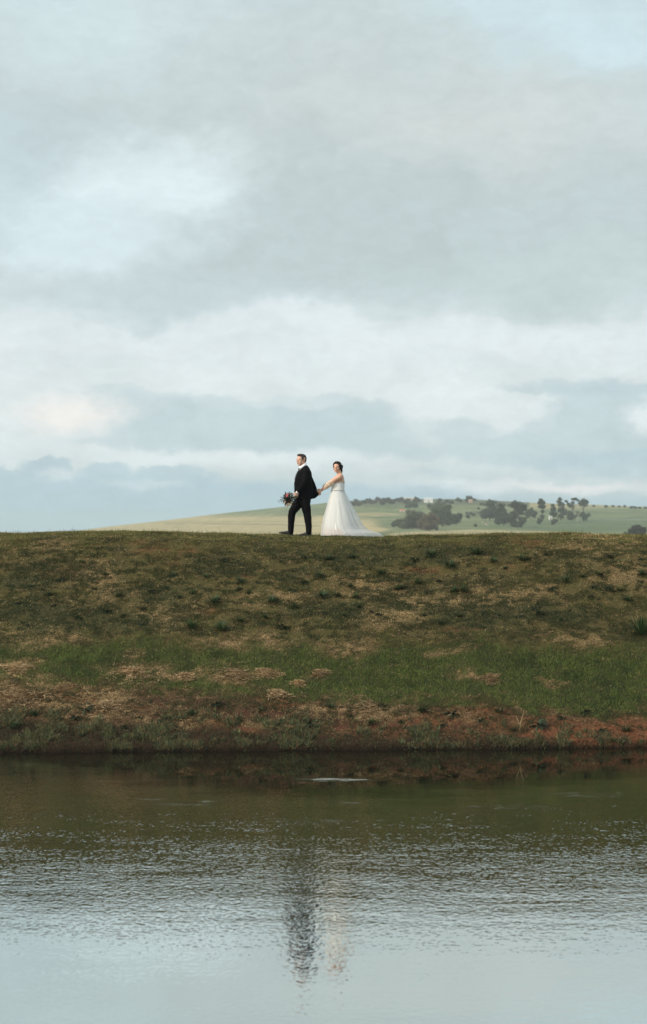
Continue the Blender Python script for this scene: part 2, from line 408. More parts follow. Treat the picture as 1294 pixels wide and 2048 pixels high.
m6 = (UU > 1060) * (1 - sst(Ew, 1014, 1021)) * .55
straw_f = np.clip(m1 * .85 + m2 + m3 + m4 + m5 + m6, 0, 1)
hc = lerp(base, strawc, straw_f * (.8 + .3 * (n3 - .5)))
brush = ((UU > 690) & (UU < 1060)) * (1 - sst(Ew, 1010, 1016))
hc = lerp(hc, A(.060, .068, .045), brush * .7)
brush2 = ((UU > 930) & (UU < 1060)) * ell(Uw, Ew, 960, 1026, 60, 4)
hc = lerp(hc, A(.05, .055, .035), brush2 * .7)
g7 = ell(Uw, Ew, 1180, 1050, 200, 12) * .6
hc = lerp(hc, A(.065, .105, .05), g7)
for (xa, ya, xb, yb, w_) in ((690, 1012, 800, 1016, .9), (560, 1022, 700, 1019, .8), (1060, 1022, 1300, 1026, .8), (930, 1034, 1070, 1030, .8), (1080, 1050, 1300, 1033, 1.0), (780, 1030, 700, 1027, .8), (330, 1047, 640, 1050, .8)):
    ln = ya + (yb - ya) * (UU - xa) / (xb - xa)
    hc = lerp(hc, A(.045, .055, .035), (UU > min(xa, xb)) * (UU < max(xa, xb)) * np.exp(-((E - ln) / w_) ** 2) * .55)
hc = hc * (1 + .25 * (fbm(HXX, DD, 1 / 9, 3, 53) - .5))[..., None]
hc = lerp(hc, A(.20, .22, .19), (UU > 1160) * np.exp(-((E - 1039) / 1.2) ** 2) * .5)
nyy, nxx = UU.shape; idx = np.arange(nyy * nxx).reshape(nyy, nxx)
faces = np.stack([idx[:-1, :-1], idx[:-1, 1:], idx[1:, 1:], idx[1:, :-1]], -1).reshape(-1, 4)
h_ = link_mesh('hill', np_mesh('hill', np.stack([HXX, DD, HZZ], -1).reshape(-1, 3), faces, hc.reshape(-1, 3)), attr_mat('pasture', .95, .12, .35, spec=.05), smooth=True)
tag(h_, kind='structure')

# ------------------------------------------------------------------ water
mw = bpy.data.materials.new('pond_water'); mw.use_nodes = True; t = NT(mw.node_tree)
pos = t.n('ShaderNodeNewGeometry').outputs['Position']
sp = t.n('ShaderNodeSeparateXYZ', {0: pos}); wx, wy = sp.outputs[0], sp.outputs[1]
# wind reaches the pond away from the sheltered bank; its edge wanders
edge = t.m('MULTIPLY', t.m('SUBTRACT', t.noise(t.v('MULTIPLY', pos, (1, 2.2, 0)), .38, 4, .6), .5), 5.5)
lee = t.m('MULTIPLY', t.m('POWER', t.m('ABSOLUTE', t.m('MULTIPLY', t.m('ADD', wx, -.6), .2)), 1.4), 4.0)  # calmer in the middle
yd = t.m('ADD', t.m('SUBTRACT', t.m('ADD', wy, edge), lee), 0.0)
gust = t.mr(t.noise(t.v('MULTIPLY', pos, (.7, 1.6, 0)), .7, 4, .6), .35, .65, .65, 1.35, 'LINEAR')
wind = t.m('MULTIPLY', t.mr(yd, 32.5, 28.3), 1.0)
spars = t.mr(t.m('SUBTRACT', t.m('ADD', wy, t.m('MULTIPLY', edge, .6)), lee), 31.0, 24.5)
w1 = t.noise(t.v('MULTIPLY', pos, (1.15, .75, 1)), 13.5, 1, .45)
w2 = t.noise(t.v('MULTIPLY', pos, (1.1, .8, 1)), 26, 0, .5)
w0 = t.noise(t.v('MULTIPLY', pos, (1, .8, 1)), 4.2, 1, .5)
w3 = t.noise(t.v('MULTIPLY', pos, (.35, 1.0, 1)), 1.2, 2, .5)
w4 = t.noise(pos, 24, 1, .5)
amp = t.m('MULTIPLY_ADD', wind, 1.0, .0)
near_k = t.mr(wy, 17.0, 25.5, .38, 1.5)
hgt = t.m('ADD', t.m('ADD', t.m('MULTIPLY_ADD', w1, .0035, t.m('MULTIPLY', w0, .0018)), t.m('MULTIPLY', w2, .0010)), 0.0)
hgt = t.m('MULTIPLY', t.m('MULTIPLY', t.m('MULTIPLY', hgt, amp), near_k), gust)
hgt = t.m('ADD', hgt, t.m('MULTIPLY', w3, .0018))
# thin wrinkled film drifting in the calm water
fv = t.v('MULTIPLY', pos, (.9, 2.6, 0))
fwarp = t.v('SUBTRACT', t.noise(fv, 1.6, 5, .7, col=True), (.5, .5, .5))
def patch(cx, cy, rx, ry):
    P = t.v('ADD', pos, t.v('MULTIPLY', fwarp, (rx * 2.4, ry * 3.4, 0)))
    d = t.v('LENGTH', t.v('MULTIPLY', t.v('SUBTRACT', P, (cx, cy, 0)), (1 / rx, 1 / ry, 0)))
    return t.mr(d, 1.5, .3)
film = 0.0
def wpt(px, py):
    D = CZ * F / (py - HY); return (px - 647) * D / F, D
for (px, py, rx, ry, k) in ((672, 1558, 70, 3.5, .85), (355, 1608, 90, 6, .42), (430, 1601, 60, 4, .40), (300, 1598, 40, 3, .40), (690, 1606, 50, 4, .4), (1180, 1588, 140, 8, .38),
                            (640, 1640, 110, 5, .35), (1000, 1612, 120, 5, .4)):
    cx, cy = wpt(px, py); D = cy
    film = t.m('MAXIMUM', film, t.m('MULTIPLY', patch(cx, cy, rx * D / F, ry * D * D / (CZ * F)), k))
fstreak = t.noise(t.v('MULTIPLY', pos, (.55, 1.5, 1)), 5.5, 5, .7)
fmask = t.mr(t.m('MULTIPLY', film, t.mr(fstreak, .32, .62, 0, 1, 'LINEAR')), .18, .5)
hgt = t.m('ADD', hgt, t.m('MULTIPLY', t.m('MULTIPLY', fstreak, film), .0035))
bmp = t.n('ShaderNodeBump', {'Height': hgt, 'Distance': 1.0}); bmp.inputs['Strength'].default_value = 1.0
fr = t.n('ShaderNodeFresnel', {'IOR': 1.45, 'Normal': bmp.outputs[0]}).outputs[0]
fac = t.m('MULTIPLY', t.m('MULTIPLY', t.mr(fr, 0.0, .3, .3, .86, 'LINEAR'), t.mr(wind, 0, .8, .50, 1.0)), t.m('SUBTRACT', 1.0, t.m('MULTIPLY', fmask, .55)))  # mirror weakened over the calm zone to paint the bank's reflection darker
gl = t.n('ShaderNodeBsdfGlossy', {'Color': (.90, .935, .915), 'Roughness': .0, 'Normal': bmp.outputs[0]})
scum = t.mr(t.noise(pos, 30, 3, .6), .4, .6)
df = t.n('ShaderNodeBsdfDiffuse', {'Color': t.mix(fmask, (.009, .008, .005, 1), (.26, .29, .27, 1))})
t.n('ShaderNodeOutputMaterial', {0: t.n('ShaderNodeMixShader', {0: fac, 1: df, 2: gl})})
wme = np_mesh('water', [(-75, 7.5, 0), (75, 7.5, 0), (75, 40.2, 0), (-75, 40.2, 0)], [(0, 1, 2, 3)])
wo = link_mesh('water', wme, mw); tag(wo, kind='structure')

# ------------------------------------------------------------------ grass, straw, weeds on the bank (uncountable)
def blades(x, y, h, w, lean, colr, tipmul=1.25, flat=False, zoff=-.004, seg=False):
    n = len(x); z = ground_h(x, y) + zoff
    a = RNG.uniform(0, 2 * np.pi, n); b = RNG.uniform(0, 2 * np.pi, n)
    base = np.stack([x, y, z], -1)
    up = np.stack([np.cos(a) * lean, np.sin(a) * lean, np.ones(n) * (0.12 if flat else 1.0)], -1)
    up /= np.linalg.norm(up, axis=1)[:, None]
    if flat:
        up = np.stack([np.cos(a), np.sin(a), np.sin(a) * .36 + RNG.uniform(-.05, .35, n)], -1); up /= np.linalg.norm(up, axis=1)[:, None]
    side = np.stack([np.cos(b), np.sin(b), np.zeros(n)], -1) * (w / 2)[:, None]
    if flat: side = np.stack([-np.sin(a), np.cos(a), RNG.uniform(-.6, .6, n)], -1) * (w / 2)[:, None]
    v = np.stack([base - side, base + side, base + up * h[:, None]], 1)
    cc = np.repeat(colr[:, None, :], 3, 1).copy(); cc[:, 2] *= tipmul
    return v.reshape(-1, 3), cc.reshape(-1, 3)
def scatter(n, x0=-8.4, x1=8.4, y0=38.0, y1=47.6):
    k = int(n * .42)          # the bank goes on beyond the frame, a little thinner
    xo = RNG.uniform(0, 1, k) ** 1.3 * 9.0 + x1; xo *= np.where(RNG.random(k) < .5, -1, 1)
    return np.concatenate([RNG.uniform(x0, x1, n), xo]), RNG.uniform(y0, y1, n + k)
def keep(x, y, p):
    m = RNG.random(len(x)) < p; return x[m], y[m], m
def build_blades(name, parts, m):
    v = np.concatenate([p[0] for p in parts]); c_ = np.concatenate([p[1] for p in parts])
    return link_mesh(name, np_mesh(name, v, np.arange(len(v)).reshape(-1, 3), c_), m)
def jit(base, n, amt=.3): return np.asarray(base) * (1 + RNG.uniform(-amt, amt, (n, 1))) * (1 + RNG.uniform(-.08, .08, (n, 3)))
M_blade = attr_mat('grass_blade', .75, 0, 0, transl=.25, spec=.2)
M_straw = attr_mat('straw_fibre', .85, 0, 0, transl=.1, spec=.15)

x, y = scatter(900000); z_ = zones(x, y)
clump = fbm(x * .62, y * 1.5, 4.5, 3, 61, .6); clump2 = fbm(x, y, 14, 2, 62); big = fbm(x * .65, y * 1.5, 2.2, 3, 63, .6)
tall = z_['mott'] * (1 - .3 * sst(big, .4, .6))
p = z_['lush'] * .95 + z_['mid'] * (.42 + .7 * tall) * (1 - .45 * z_['straw']) + z_['dark'] * .5 + z_['lower'] * (.10 + .9 * z_['mott']) + z_['crest'] * .5
p = p * (1 - z_['red'] * (.75 - .45 * z_['mott'])) * (1 - .8 * z_['fringe']) * (.5 + .5 * sst(clump2, .3, .6))
x, y, m = keep(x, y, p); z_ = {k: v[m] for k, v in z_.items()}; n = len(x); tall = tall[m]
h = RNG.uniform(.016, .038, n) + z_['lush'] * RNG.uniform(.0, .045, n) + tall * (1 - z_['lush']) * (1 - z_['crest']) * RNG.uniform(.0, .05, n) + (RNG.random(n) < .015) * .05
cg = jit((.120, .142, .036), n, .55); lushc = jit((.110, .150, .036), n, .45); darkc = jit((.026, .042, .017), n); bluec = jit((.050, .066, .032), n)
cc = cg + (lushc - cg) * z_['lush'][:, None]
cc = cc + (bluec - cc) * (z_['lower'] * .8)[:, None]
dk = np.clip(z_['dark'] * .7 + tall * .85 * (1 - z_['lush']) * (1 - .6 * z_['crest']) + tall * .35 * z_['lush'] + sst(fbm(x, y, 2.6, 3, 64), .5, .66) * .45, 0, .95)
cc = cc + (darkc - cc) * dk[:, None]
dryk = (RNG.random(n) < .15 + .10 * z_['crest']) * (1 - .5 * z_['lush']) * (1 - .5 * dk)
cc = cc + (jit((.26, .20, .09), n) - cc) * dryk[:, None]
yk = sst(fbm(x, y, .9, 3, 66), .4, .65) * .4 * z_['lush']
cc = cc + (jit((.15, .165, .055), n) - cc) * yk[:, None]
xc = RNG.uniform(-12, 12, 5200); yc = RNG.uniform(44.3, 46.9, 5200); kc = RNG.random(5200) < .15 + .85 * sst(fbm(xc, yc, 1.8, 3, 67, .6), .5, .62)
xc, yc = xc[kc], yc[kc]; nc = len(xc)
tall_b = blades(xc, yc, RNG.uniform(.05, .12, nc) * (1 + (RNG.random(nc) < .06) * .9), RNG.uniform(.006, .012, nc), RNG.uniform(.1, .9, nc), jit((.075, .090, .036), nc, .45))
xf = RNG.uniform(-1.15, 1.5, 3000); yf = RNG.uniform(45.0, 46.0, 3000); yf = np.where((xf > -.05), np.minimum(yf, 45.17), yf)
foot_b = blades(xf, yf, RNG.uniform(.025, .065, 3000), RNG.uniform(.006, .011, 3000), RNG.uniform(.1, .9, 3000), jit((.07, .085, .032), 3000, .45))
gr = build_blades('grass', [foot_b, tall_b, blades(x, y, h, RNG.uniform(.006, .012, n), RNG.uniform(.1, 1.1, n), cc)], M_blade)
tag(gr, 'short green and olive grass covering the bank of the dam', 'grass', kind='stuff')

x, y = scatter(640000, y1=46.5); z_ = zones(x, y)
cl = fbm(x * .62, y * 1.5, 7, 3, 71, .6)
p = np.clip(z_['raw'] * .5 + z_['straw'] * (.12 + 1.0 * sst(cl, .42, .6)) + .05 * z_['mid'] + .02 * z_['lush'], 0, 1) * (1 - .8 * z_['red']) * (1 - z_['fringe'] * .8)
x, y, m = keep(x, y, p); z_ = {k: v[m] for k, v in z_.items()}; n = len(x)
cc = jit((.38, .27, .13), n, .5); cc = cc * (1 + .35 * z_['raw'])[:, None]
br = RNG.random(n) < (.35 + .25 * z_['lower']) * (1 - .7 * z_['raw']); cc[br] = jit((.125, .080, .040), br.sum(), .35)
pa = RNG.random(n) < .05; cc[pa] = jit((.55, .44, .28), pa.sum(), .2)
st = build_blades('straw', [blades(x, y, RNG.uniform(.03, .09, n), RNG.uniform(.0035, .0075, n), np.ones(n), cc, 1.0, flat=True, zoff=.012)], M_straw)
tag(st, 'dry cut straw lying loose in patches on the bank', 'straw', kind='stuff')

# shoreline fringe: small broad-leaved weeds
x, y = scatter(150000, y0=37.5, y1=39.6)
z_ = zones(x, y); zz = ground_h(x, y)
cl = fbm(x, y, 3.0, 3, 81, .6); cl2 = fbm(x, y, 1.1, 2, 82); mound = sst(cl, .44, .64)
p = (zz > .02) * (z_['fringe'] * (.34 + .64 * mound) + z_['lower'] * .6 * sst(cl, .52, .62) * sst(z_['v'], 1425, 1462)) * (1 - .2 * z_['red'])
x, y, m = keep(x, y, p); n = len(x); mound = mound[m]
hh = RNG.uniform(.015, .05, n) + mound * RNG.uniform(.01, .11, n)
mound = np.clip(mound, 0, 1)
cc = jit((.105, .122, .055), n, .6)
b_ = RNG.random(n) < .38; cc[b_] = jit((.16, .105, .055), b_.sum(), .5)
dk_ = RNG.random(n) < .3; cc[dk_] = jit((.045, .060, .038), dk_.sum(), .4)
cc = cc * (.6 + .65 * mound)[:, None]
v1 = blades(x, y, hh, RNG.uniform(.010, .024, n), RNG.uniform(.2, 1.6, n), cc, 1.25)
x2 = x + RNG.uniform(-.03, .03, n); y2 = y + RNG.uniform(-.03, .03, n)
v2 = blades(x2, y2, hh * .8, RNG.uniform(.008, .020, n), RNG.uniform(.4, 1.8, n), cc * .9, 1.2, zoff=.03)
# dead stems hanging at the cut edge
xs = RNG.uniform(-14, 14, 9000); ys = 38.02 + shore(xs) + RNG.uniform(-.03, .12, 9000)
cs = jit((.055, .034, .020), 9000, .6)
v3 = blades(xs, ys, RNG.uniform(.04, .13, 9000), RNG.uniform(.005, .009, 9000), RNG.uniform(.1, .9, 9000), cs, 1.3)
we = build_blades('shore_weeds', [v1, v2, v3], M_blade)
tag(we, 'low grey-green weeds and dead stems along the waterline', 'weeds', kind='stuff')

# clods and pebbles of earth
def clods(n):
    x, y = scatter(n, y0=38.1, y1=45.5); z_ = zones(x, y)
    x, y, m = keep(x, y, np.clip(z_['red'] * .9 + z_['lower'] * .5 + .10 * z_['mid'], 0, 1)); n = len(x)
    red = z_['red'][m]
    r = RNG.uniform(.005, .015, n) * (1 + (RNG.random(n) < .05) * .8)
    octv = np.array([(1, 0, 0), (0, 1, 0), (-1, 0, 0), (0, -1, 0), (0, 0, .8), (0, 0, -.6)])
    v = octv[None] * r[:, None, None] * RNG.uniform(.6, 1.3, (n, 6, 1))
    a = RNG.uniform(0, 6.28, n); ca, sa = np.cos(a)[:, None], np.sin(a)[:, None]
    v = np.stack([v[..., 0] * ca - v[..., 1] * sa, v[..., 0] * sa + v[..., 1] * ca, v[..., 2]], -1)
    v += np.stack([x, y, ground_h(x, y) + r * .3], -1)[:, None]
    f = np.array([(0, 1, 4), (1, 2, 4), (2, 3, 4), (3, 0, 4), (1, 0, 5), (2, 1, 5), (3, 2, 5), (0, 3, 5)])
    ff = (f[None] + (np.arange(n) * 6)[:, None, None]).reshape(-1, 3)
    cc = jit((.085, .045, .026), n, .4); rc = jit((.155, .060, .030), n, .4)
    cc = cc + (rc - cc) * red[:, None]
    o = link_mesh('soil_clods', np_mesh('soil_clods', v.reshape(-1, 3), ff, np.repeat(cc, 6, 0)), attr_mat('clod', .95, spec=.1))
    tag(o, 'loose brown and red crumbs of soil on the bare patches', 'soil', kind='stuff')
clods(60000)
# ------------------------------------------------------------------ modelling helpers for figures and plants
def frame_of(d):
    d = Vector(d).normalized(); a = Vector((0, 0, 1)) if abs(d.z) < .9 else Vector((0, 1, 0))
    s_ = d.cross(a).normalized(); return d, s_, s_.cross(d).normalized()
def tube(bm, pts, radii, seg=12, flat=1.0, fdir=None, cap=True):
    """closed tapered tube through pts; flat squeezes it along fdir"""
    pts = [Vector(p) for p in pts]; rings = []
    prev_s = None
    for i, p in enumerate(pts):
        d = (pts[min(i + 1, len(pts) - 1)] - pts[max(i - 1, 0)])
        d, s_, u_ = frame_of(d)
        if fdir is not None:
            u_ = (Vector(fdir) - d * Vector(fdir).dot(d)).normalized(); s_ = u_.cross(d)
        elif prev_s is not None:
            s_ = (prev_s - d * prev_s.dot(d)).normalized(); u_ = s_.cross(d)
        prev_s = s_
        r = radii[i]
        rings.append([bm.verts.new(p + s_ * math.cos(2 * math.pi * k / seg) * r + u_ * math.sin(2 * math.pi * k / seg) * r * flat) for k in range(seg)])
    for a, b in zip(rings, rings[1:]):
        for k in range(seg): bm.faces.new((a[k], a[(k + 1) % seg], b[(k + 1) % seg], b[k]))
    if cap:
        bm.faces.new(rings[0][::-1]); bm.faces.new(rings[-1])
    return rings
def ball(bm, c, r, rot=None, sub=2):
    r = (r, r, r) if not hasattr(r, '__len__') else r
    M = Matrix.Translation(c) @ (rot.to_matrix().to_4x4() if rot else Matrix()) @ Matrix.Diagonal((*r, 1))
    bmesh.ops.create_icosphere(bm, subdivisions=sub, radius=1, matrix=M)
def limb(bm, pts, radii, seg=12, flat=1.0, fdir=None):
    tube(bm, pts, radii, seg, flat, fdir)
    for p, r in zip(pts, radii): ball(bm, p, r * .985)
def box(bm, c, s, rot=None):
    M = Matrix.Translation(c) @ (rot.to_matrix().to_4x4() if rot else Matrix()) @ Matrix.Diagonal((*s, 1))
    bmesh.ops.create_cube(bm, size=1, matrix=M)
def loft(bm, rings, seg=32, power=2.3):
    """rings: (z, xmin, xmax, ymin, ymax[, tilt]) stacked"""
    rs = []
    for q in rings:
        z, x0, x1, y0, y1 = q[:5]; tl = q[5] if len(q) > 5 else 0
        r = []
        for k in range(seg):
            a = 2 * math.pi * k / seg; c_, s_ = math.cos(a), math.sin(a)
            xx = math.copysign(abs(c_) ** (2 / power), c_); yy = math.copysign(abs(s_) ** (2 / power), s_)
            x = (x0 + x1) / 2 + xx * (x1 - x0) / 2
            r.append(bm.verts.new((x, (y0 + y1) / 2 + yy * (y1 - y0) / 2, z + tl * xx)))
        rs.append(r)
    for a, b in zip(rs, rs[1:]):
        for k in range(seg): bm.faces.new((a[k], a[(k + 1) % seg], b[(k + 1) % seg], b[k]))
    bm.faces.new(rs[0][::-1]); bm.faces.new(rs[-1])
def fuse(name, bm, voxel, material, parent, smooth_it=4, wrinkle=None):
    """weld overlapping closed volumes into one continuous skin"""
    bmesh.ops.recalc_face_normals(bm, faces=bm.faces)
    me = bpy.data.meshes.new(name + '_raw'); bm.to_mesh(me); bm.free()
    o = bpy.data.objects.new(name + '_raw', me); COL.objects.link(o)
    r = o.modifiers.new('r', 'REMESH'); r.mode = 'VOXEL'; r.voxel_size = voxel
    if smooth_it:
        s_ = o.modifiers.new('s', 'SMOOTH'); s_.factor = .5; s_.iterations = smooth_it
    dg = bpy.context.evaluated_depsgraph_get(); dg.update()
    new = bpy.data.meshes.new_from_object(o.evaluated_get(dg)); new.name = name
    bpy.data.objects.remove(o); bpy.data.meshes.remove(me)
    if wrinkle:
        n = len(new.vertices); co = np.zeros(n * 3, np.float32); new.vertices.foreach_get('co', co); co = co.reshape(-1, 3)
        no = np.zeros(n * 3, np.float32); new.vertices.foreach_get('normal', no); no = no.reshape(-1, 3)
        co += no * wrinkle(co)[:, None]
        new.vertices.foreach_set('co', co.ravel()); new.update()
    return link_mesh(name, new, material, parent, True)
def wr_fn(sx, sz, amp, seed):
    return lambda co: amp * (fbm((co[:, 0] + co[:, 1] * .7) * sx, co[:, 2] * sz, 1, 3, seed) - .5).astype(np.float32)

PPM = F / 45.6                                   # picture pixels per metre where the couple walks
PY0 = 45.6
def wx_(px): return (px - 647) / PPM
def wz_(py): return CZ + (HY - py) / PPM

def hand(bm, wrist, d, palm_n, thumb_side, curl=.6, k=1.0, spread=.12):
    """palm + four unequal bent fingers + thumb from the side of the palm. d points to the fingers, palm_n out of the palm"""
    d = Vector(d).normalized(); n = Vector(palm_n); n = (n - d * n.dot(d)).normalized(); s_ = Vector(thumb_side); s_ = (s_ - d * s_.dot(d) - n * s_.dot(n)).normalized()
    w = Vector(wrist)
    rot = Matrix((s_, d, n)).transposed()
    M = Matrix.Translation(w + d * .05 * k) @ rot.to_4x4() @ Matrix.Diagonal((.042 * k, .054 * k, .016 * k, 1))
    bmesh.ops.create_icosphere(bm, subdivisions=3, radius=1, matrix=M)
    tube(bm, [w - d * .02, w + d * .03 * k], [.026 * k, .030 * k], 12, .6, n)
    for i, (off, L) in enumerate(((.030, .074), (.010, .082), (-.010, .076), (-.029, .060))):
        p = w + d * .088 * k + s_ * off * k - d * abs(off) * .25
        dd = (d + s_ * spread * (off / .03)).normalized(); pts = [p - d * .02 * k, p]; rad = [.0095 * k, .0095 * k]
        ang = 0
        for j, f in enumerate((.45, .32, .23)):
            ang += curl * (.7 if j == 0 else 1.0) * (1 + .12 * i)
            q = pts[-1] + (dd * math.cos(ang) + n * math.sin(ang)) * L * f * k
            pts.append(q); rad.append((.009 - .0012 * j) * k)
        limb(bm, pts, rad, 8)
    p0 = w + d * .022 * k + s_ * .026 * k + n * .004
    p1 = p0 + (s_ * .75 + d * .6 + n * .35).normalized() * .042 * k
    p2 = p1 + (s_ * .2 + d * .8 + n * .6).normalized() * .032 * k
    p3 = p2 + (d * .7 - s_ * .15 + n * .8).normalized() * .025 * k
    limb(bm, [p0, p1, p2, p3], [.015 * k, .012 * k, .0105 * k, .009 * k], 8)

def head_shape(bm, c, yaw, pitch, k=1.0, female=False, jaw=1.0, roll=0.0):
    """head around centre c (eye level); returns transform local->world; local: +x face forward, +y its left, +z up"""
    M = Matrix.Translation(c) @ Euler((roll, pitch, yaw)).to_matrix().to_4x4() @ Matrix.Scale(k, 4)
    def E(p, r, rot=(0, 0, 0)):
        bmesh.ops.create_icosphere(bm, subdivisions=3, radius=1, matrix=M @ Matrix.Translation(p) @ Euler(rot).to_matrix().to_4x4() @ Matrix.Diagonal((*r, 1)))
    E((-.018, 0, .030), (.094, .074, .082))                       # cranium
    E((.020, 0, .015), (.072, .066, .078))                        # brow and face mass
    E((.030, 0, -.050), (.060, .052 * jaw, .058))                  # jaw
    E((.062, 0, -.092), (.022, .024 * jaw, .017))                  # chin
    for s_ in (-1, 1):
        E((.052, s_ * .036, -.030), (.030, .024, .028))            # cheek
        E((.068, s_ * .028, .022), (.020, .026, .009), (0, 0, 0))  # brow ridge
        E((-.010, s_ * .073, -.014), (.015, .008, .024), (0, -.15, s_ * .35))   # ear
        E((.000, s_ * .046 * jaw, -.056), (.030, .018, .026))      # jaw corner
    E((.100, 0, -.018), (.015, .012, .013)); E((.088, 0, .000), (.014, .009, .026), (0, -.3, 0))   # nose
    for s_ in (-1, 1): E((.092, s_ * .011, -.021), (.010, .008, .008))
    E((.082, 0, -.050), (.012, .024, .0065)); E((.080, 0, -.060), (.011, .021, .0065))          # lips
    return M
def face_bits(M, parent, female=False, skin_dark=(.05, .03, .02)):
    for s_ in (-1, 1):
        bm = bmesh.new(); bmesh.ops.create_icosphere(bm, subdivisions=3, radius=.0105, matrix=M @ Matrix.Translation((.0752, s_ * .031, .002)) @ Matrix.Diagonal((1, 1.15, .72, 1)))
        e = obj('eye', bm, M_eyewhite, parent)
        bm = bmesh.new(); bmesh.ops.create_icosphere(bm, subdivisions=2, radius=.0062, matrix=M @ Matrix.Translation((.0815, s_ * .031, .002)))
        obj('iris', bm, M_iris, e)
        bm = bmesh.new(); pts = [M @ Vector((.087 - abs(q) * .25 - .0045, s_ * (.031) + q * 1.0, .020 + .004 * math.cos(q * 60))) for q in (-.020, -.007, .007, .020)]
        tube(bm, pts, [.0022, .0038, .0038, .0018], 8); obj('eyebrow', bm, M_brow, parent)
        bm = bmesh.new(); pts = [M @ Vector((.0845 - abs(q) * .32, s_ * .031 + q, .0105 - abs(q) * .25)) for q in (-.016, -.006, .006, .016)]
        tube(bm, pts, [.0016, .0026, .0026, .0016], 6); obj('eyelashes', bm, M_brow, parent)
    bm = bmesh.new()
    pts = [M @ Vector((.0945 - q * q * 12, q, -.0545 + q * q * 9)) for q in (-.024, -.012, 0, .012, .024)]
    tube(bm, pts, [.002, .0052, .0065, .0052, .002], 8); l = obj('lips', bm, M_lips_w if female else M_lips, parent)
    if female:
        bm = bmesh.new(); pts = [M @ Vector((.0965 - q * q * 12, q, -.0545 + q * q * 9)) for q in (-.017, -.008, 0, .008, .017)]
        tube(bm, pts, [.001, .0036, .0045, .0036, .001], 8); obj('teeth', bm, M_teeth, l)
M_skin = mat('skin', (.62, .37, .27), .5, .4, .08, 20, sss=.08); M_skin_w = mat('skin_warm', (.62, .36, .25), .48, .4, .07, 20, sss=.08)
M_eyewhite = mat('eye_white', (.42, .38, .35), .4); M_iris = mat('iris', (.03, .02, .012), .2, .5); M_brow = mat('brow_hair', (.035, .02, .012), .7)
M_lips = mat('lips', (.42, .16, .13), .45); M_lips_w = mat('lips_rose', (.50, .10, .09), .35); M_teeth = mat('teeth', (.85, .82, .76), .3)
M_hair = mat('brown_hair', (.035, .020, .013), .5, .5, .35, 120, bump=.003, bscale=160)
M_hair_w = mat('dark_hair', (.014, .008, .006), .55, .25, .4, 90, bump=.004, bscale=110)
M_suit = mat('black_wool', (.0055, .0055, .0065), .9, .08, .25, 60, bump=.001, bscale=300)
M_shirt = mat('white_cotton', (.78, .80, .82), .75, .2, .04, 12)
M_tie = mat('dark_silk', (.012, .014, .022), .4, .5); M_shoe = mat('black_leather', (.012, .010, .011), .28, .6)
M_sole = mat('shoe_sole', (.02, .018, .016), .8)

# ------------------------------------------------------------------ the man
MX, MZ = wx_(600), wz_(1072)
man = empty('person', (MX, PY0, MZ))
tag(man, 'man in a black suit and tie striding along the crest holding a bouquet', 'man')
def P(px, py, y=0.0): return Vector(((px - 600) / PPM, y, (1072 - py) / PPM))
def ringp(py, x0, x1, hd, y0=0.0, tl=0): return ((1072 - py) / PPM, (x0 - 600) / PPM, (x1 - 600) / PPM, y0 - hd, y0 + hd, tl)
# wrist and hand places
LW, RW = P(594.6, 985.0, -.235), P(631.0, 984.6, .10)
bm = bmesh.new()
HM = head_shape(bm, P(602.4, 920.0, -.01), R(180 + 42), 0.03, 1.17, jaw=1.2)
tube(bm, [P(609, 943, .0), P(607.4, 934), P(605.0, 925)], [.085, .078, .072], 16)
loft(bm, [ringp(1004, 593, 620, .15), ringp(990, 592, 621, .155), ringp(970, 592, 621, .165), ringp(952, 598, 620.5, .18), ringp(944, 600, 619, .19), ringp(938, 602, 617, .13), ringp(934, 603, 615, .07)])
limb(bm, [P(611, 946, -.19), P(607.5, 967, -.25), LW], [.055, .045, .028])
limb(bm, [P(614, 946, .19), P(624.6, 969.4, .21), P(629.2, 979, .16), RW], [.055, .045, .034, .028])
hand(bm, LW, (-.30, .0, -1), (-.55, .85, .0), (-1, -.35, .1), .80, 1.22)
hand(bm, RW, (.95, -.25, -.22), (.1, .9, -.5), (.1, .2, 1), .75, 1.0)
limb(bm, [P(599, 1002, .09), P(583.8, 1024, .10), P(580.8, 1061, .10)], [.080, .052, .036])
limb(bm, [P(612, 1002, -.09), P(615.2, 1029, -.09), P(618, 1063, -.09)], [.080, .052, .036])
body = fuse('body', bm, .0058, M_skin, man, 1)
face_bits(HM, man)
# hair: short, brushed up, with a quiff
bm = bmesh.new()
def HE(p, r, rot=(0, 0, 0)):
    bmesh.ops.create_icosphere(bm, subdivisions=3, radius=1, matrix=HM @ Matrix.Translation(p) @ Euler(rot).to_matrix().to_4x4() @ Matrix.Diagonal((*r, 1)))
HE((-.020, 0, .060), (.090, .074, .060)); HE((-.055, 0, .025), (.062, .071, .066)); HE((.030, 0, .092), (.052, .060, .030), (0, -.12, 0)); HE((-.068, 0, -.010), (.042, .058, .048))
for s_ in (-1, 1): HE((.016, s_ * .060, .040), (.030, .016, .034)); HE((.010, s_ * .066, .010), (.012, .008, .022))
fuse('hair', bm, .006, M_hair, man, 2, lambda co: .006 * (fbm(co[:, 0] * 90, (co[:, 2] + co[:, 1]) * 60, 1, 3, 3) - .5).astype(np.float32))
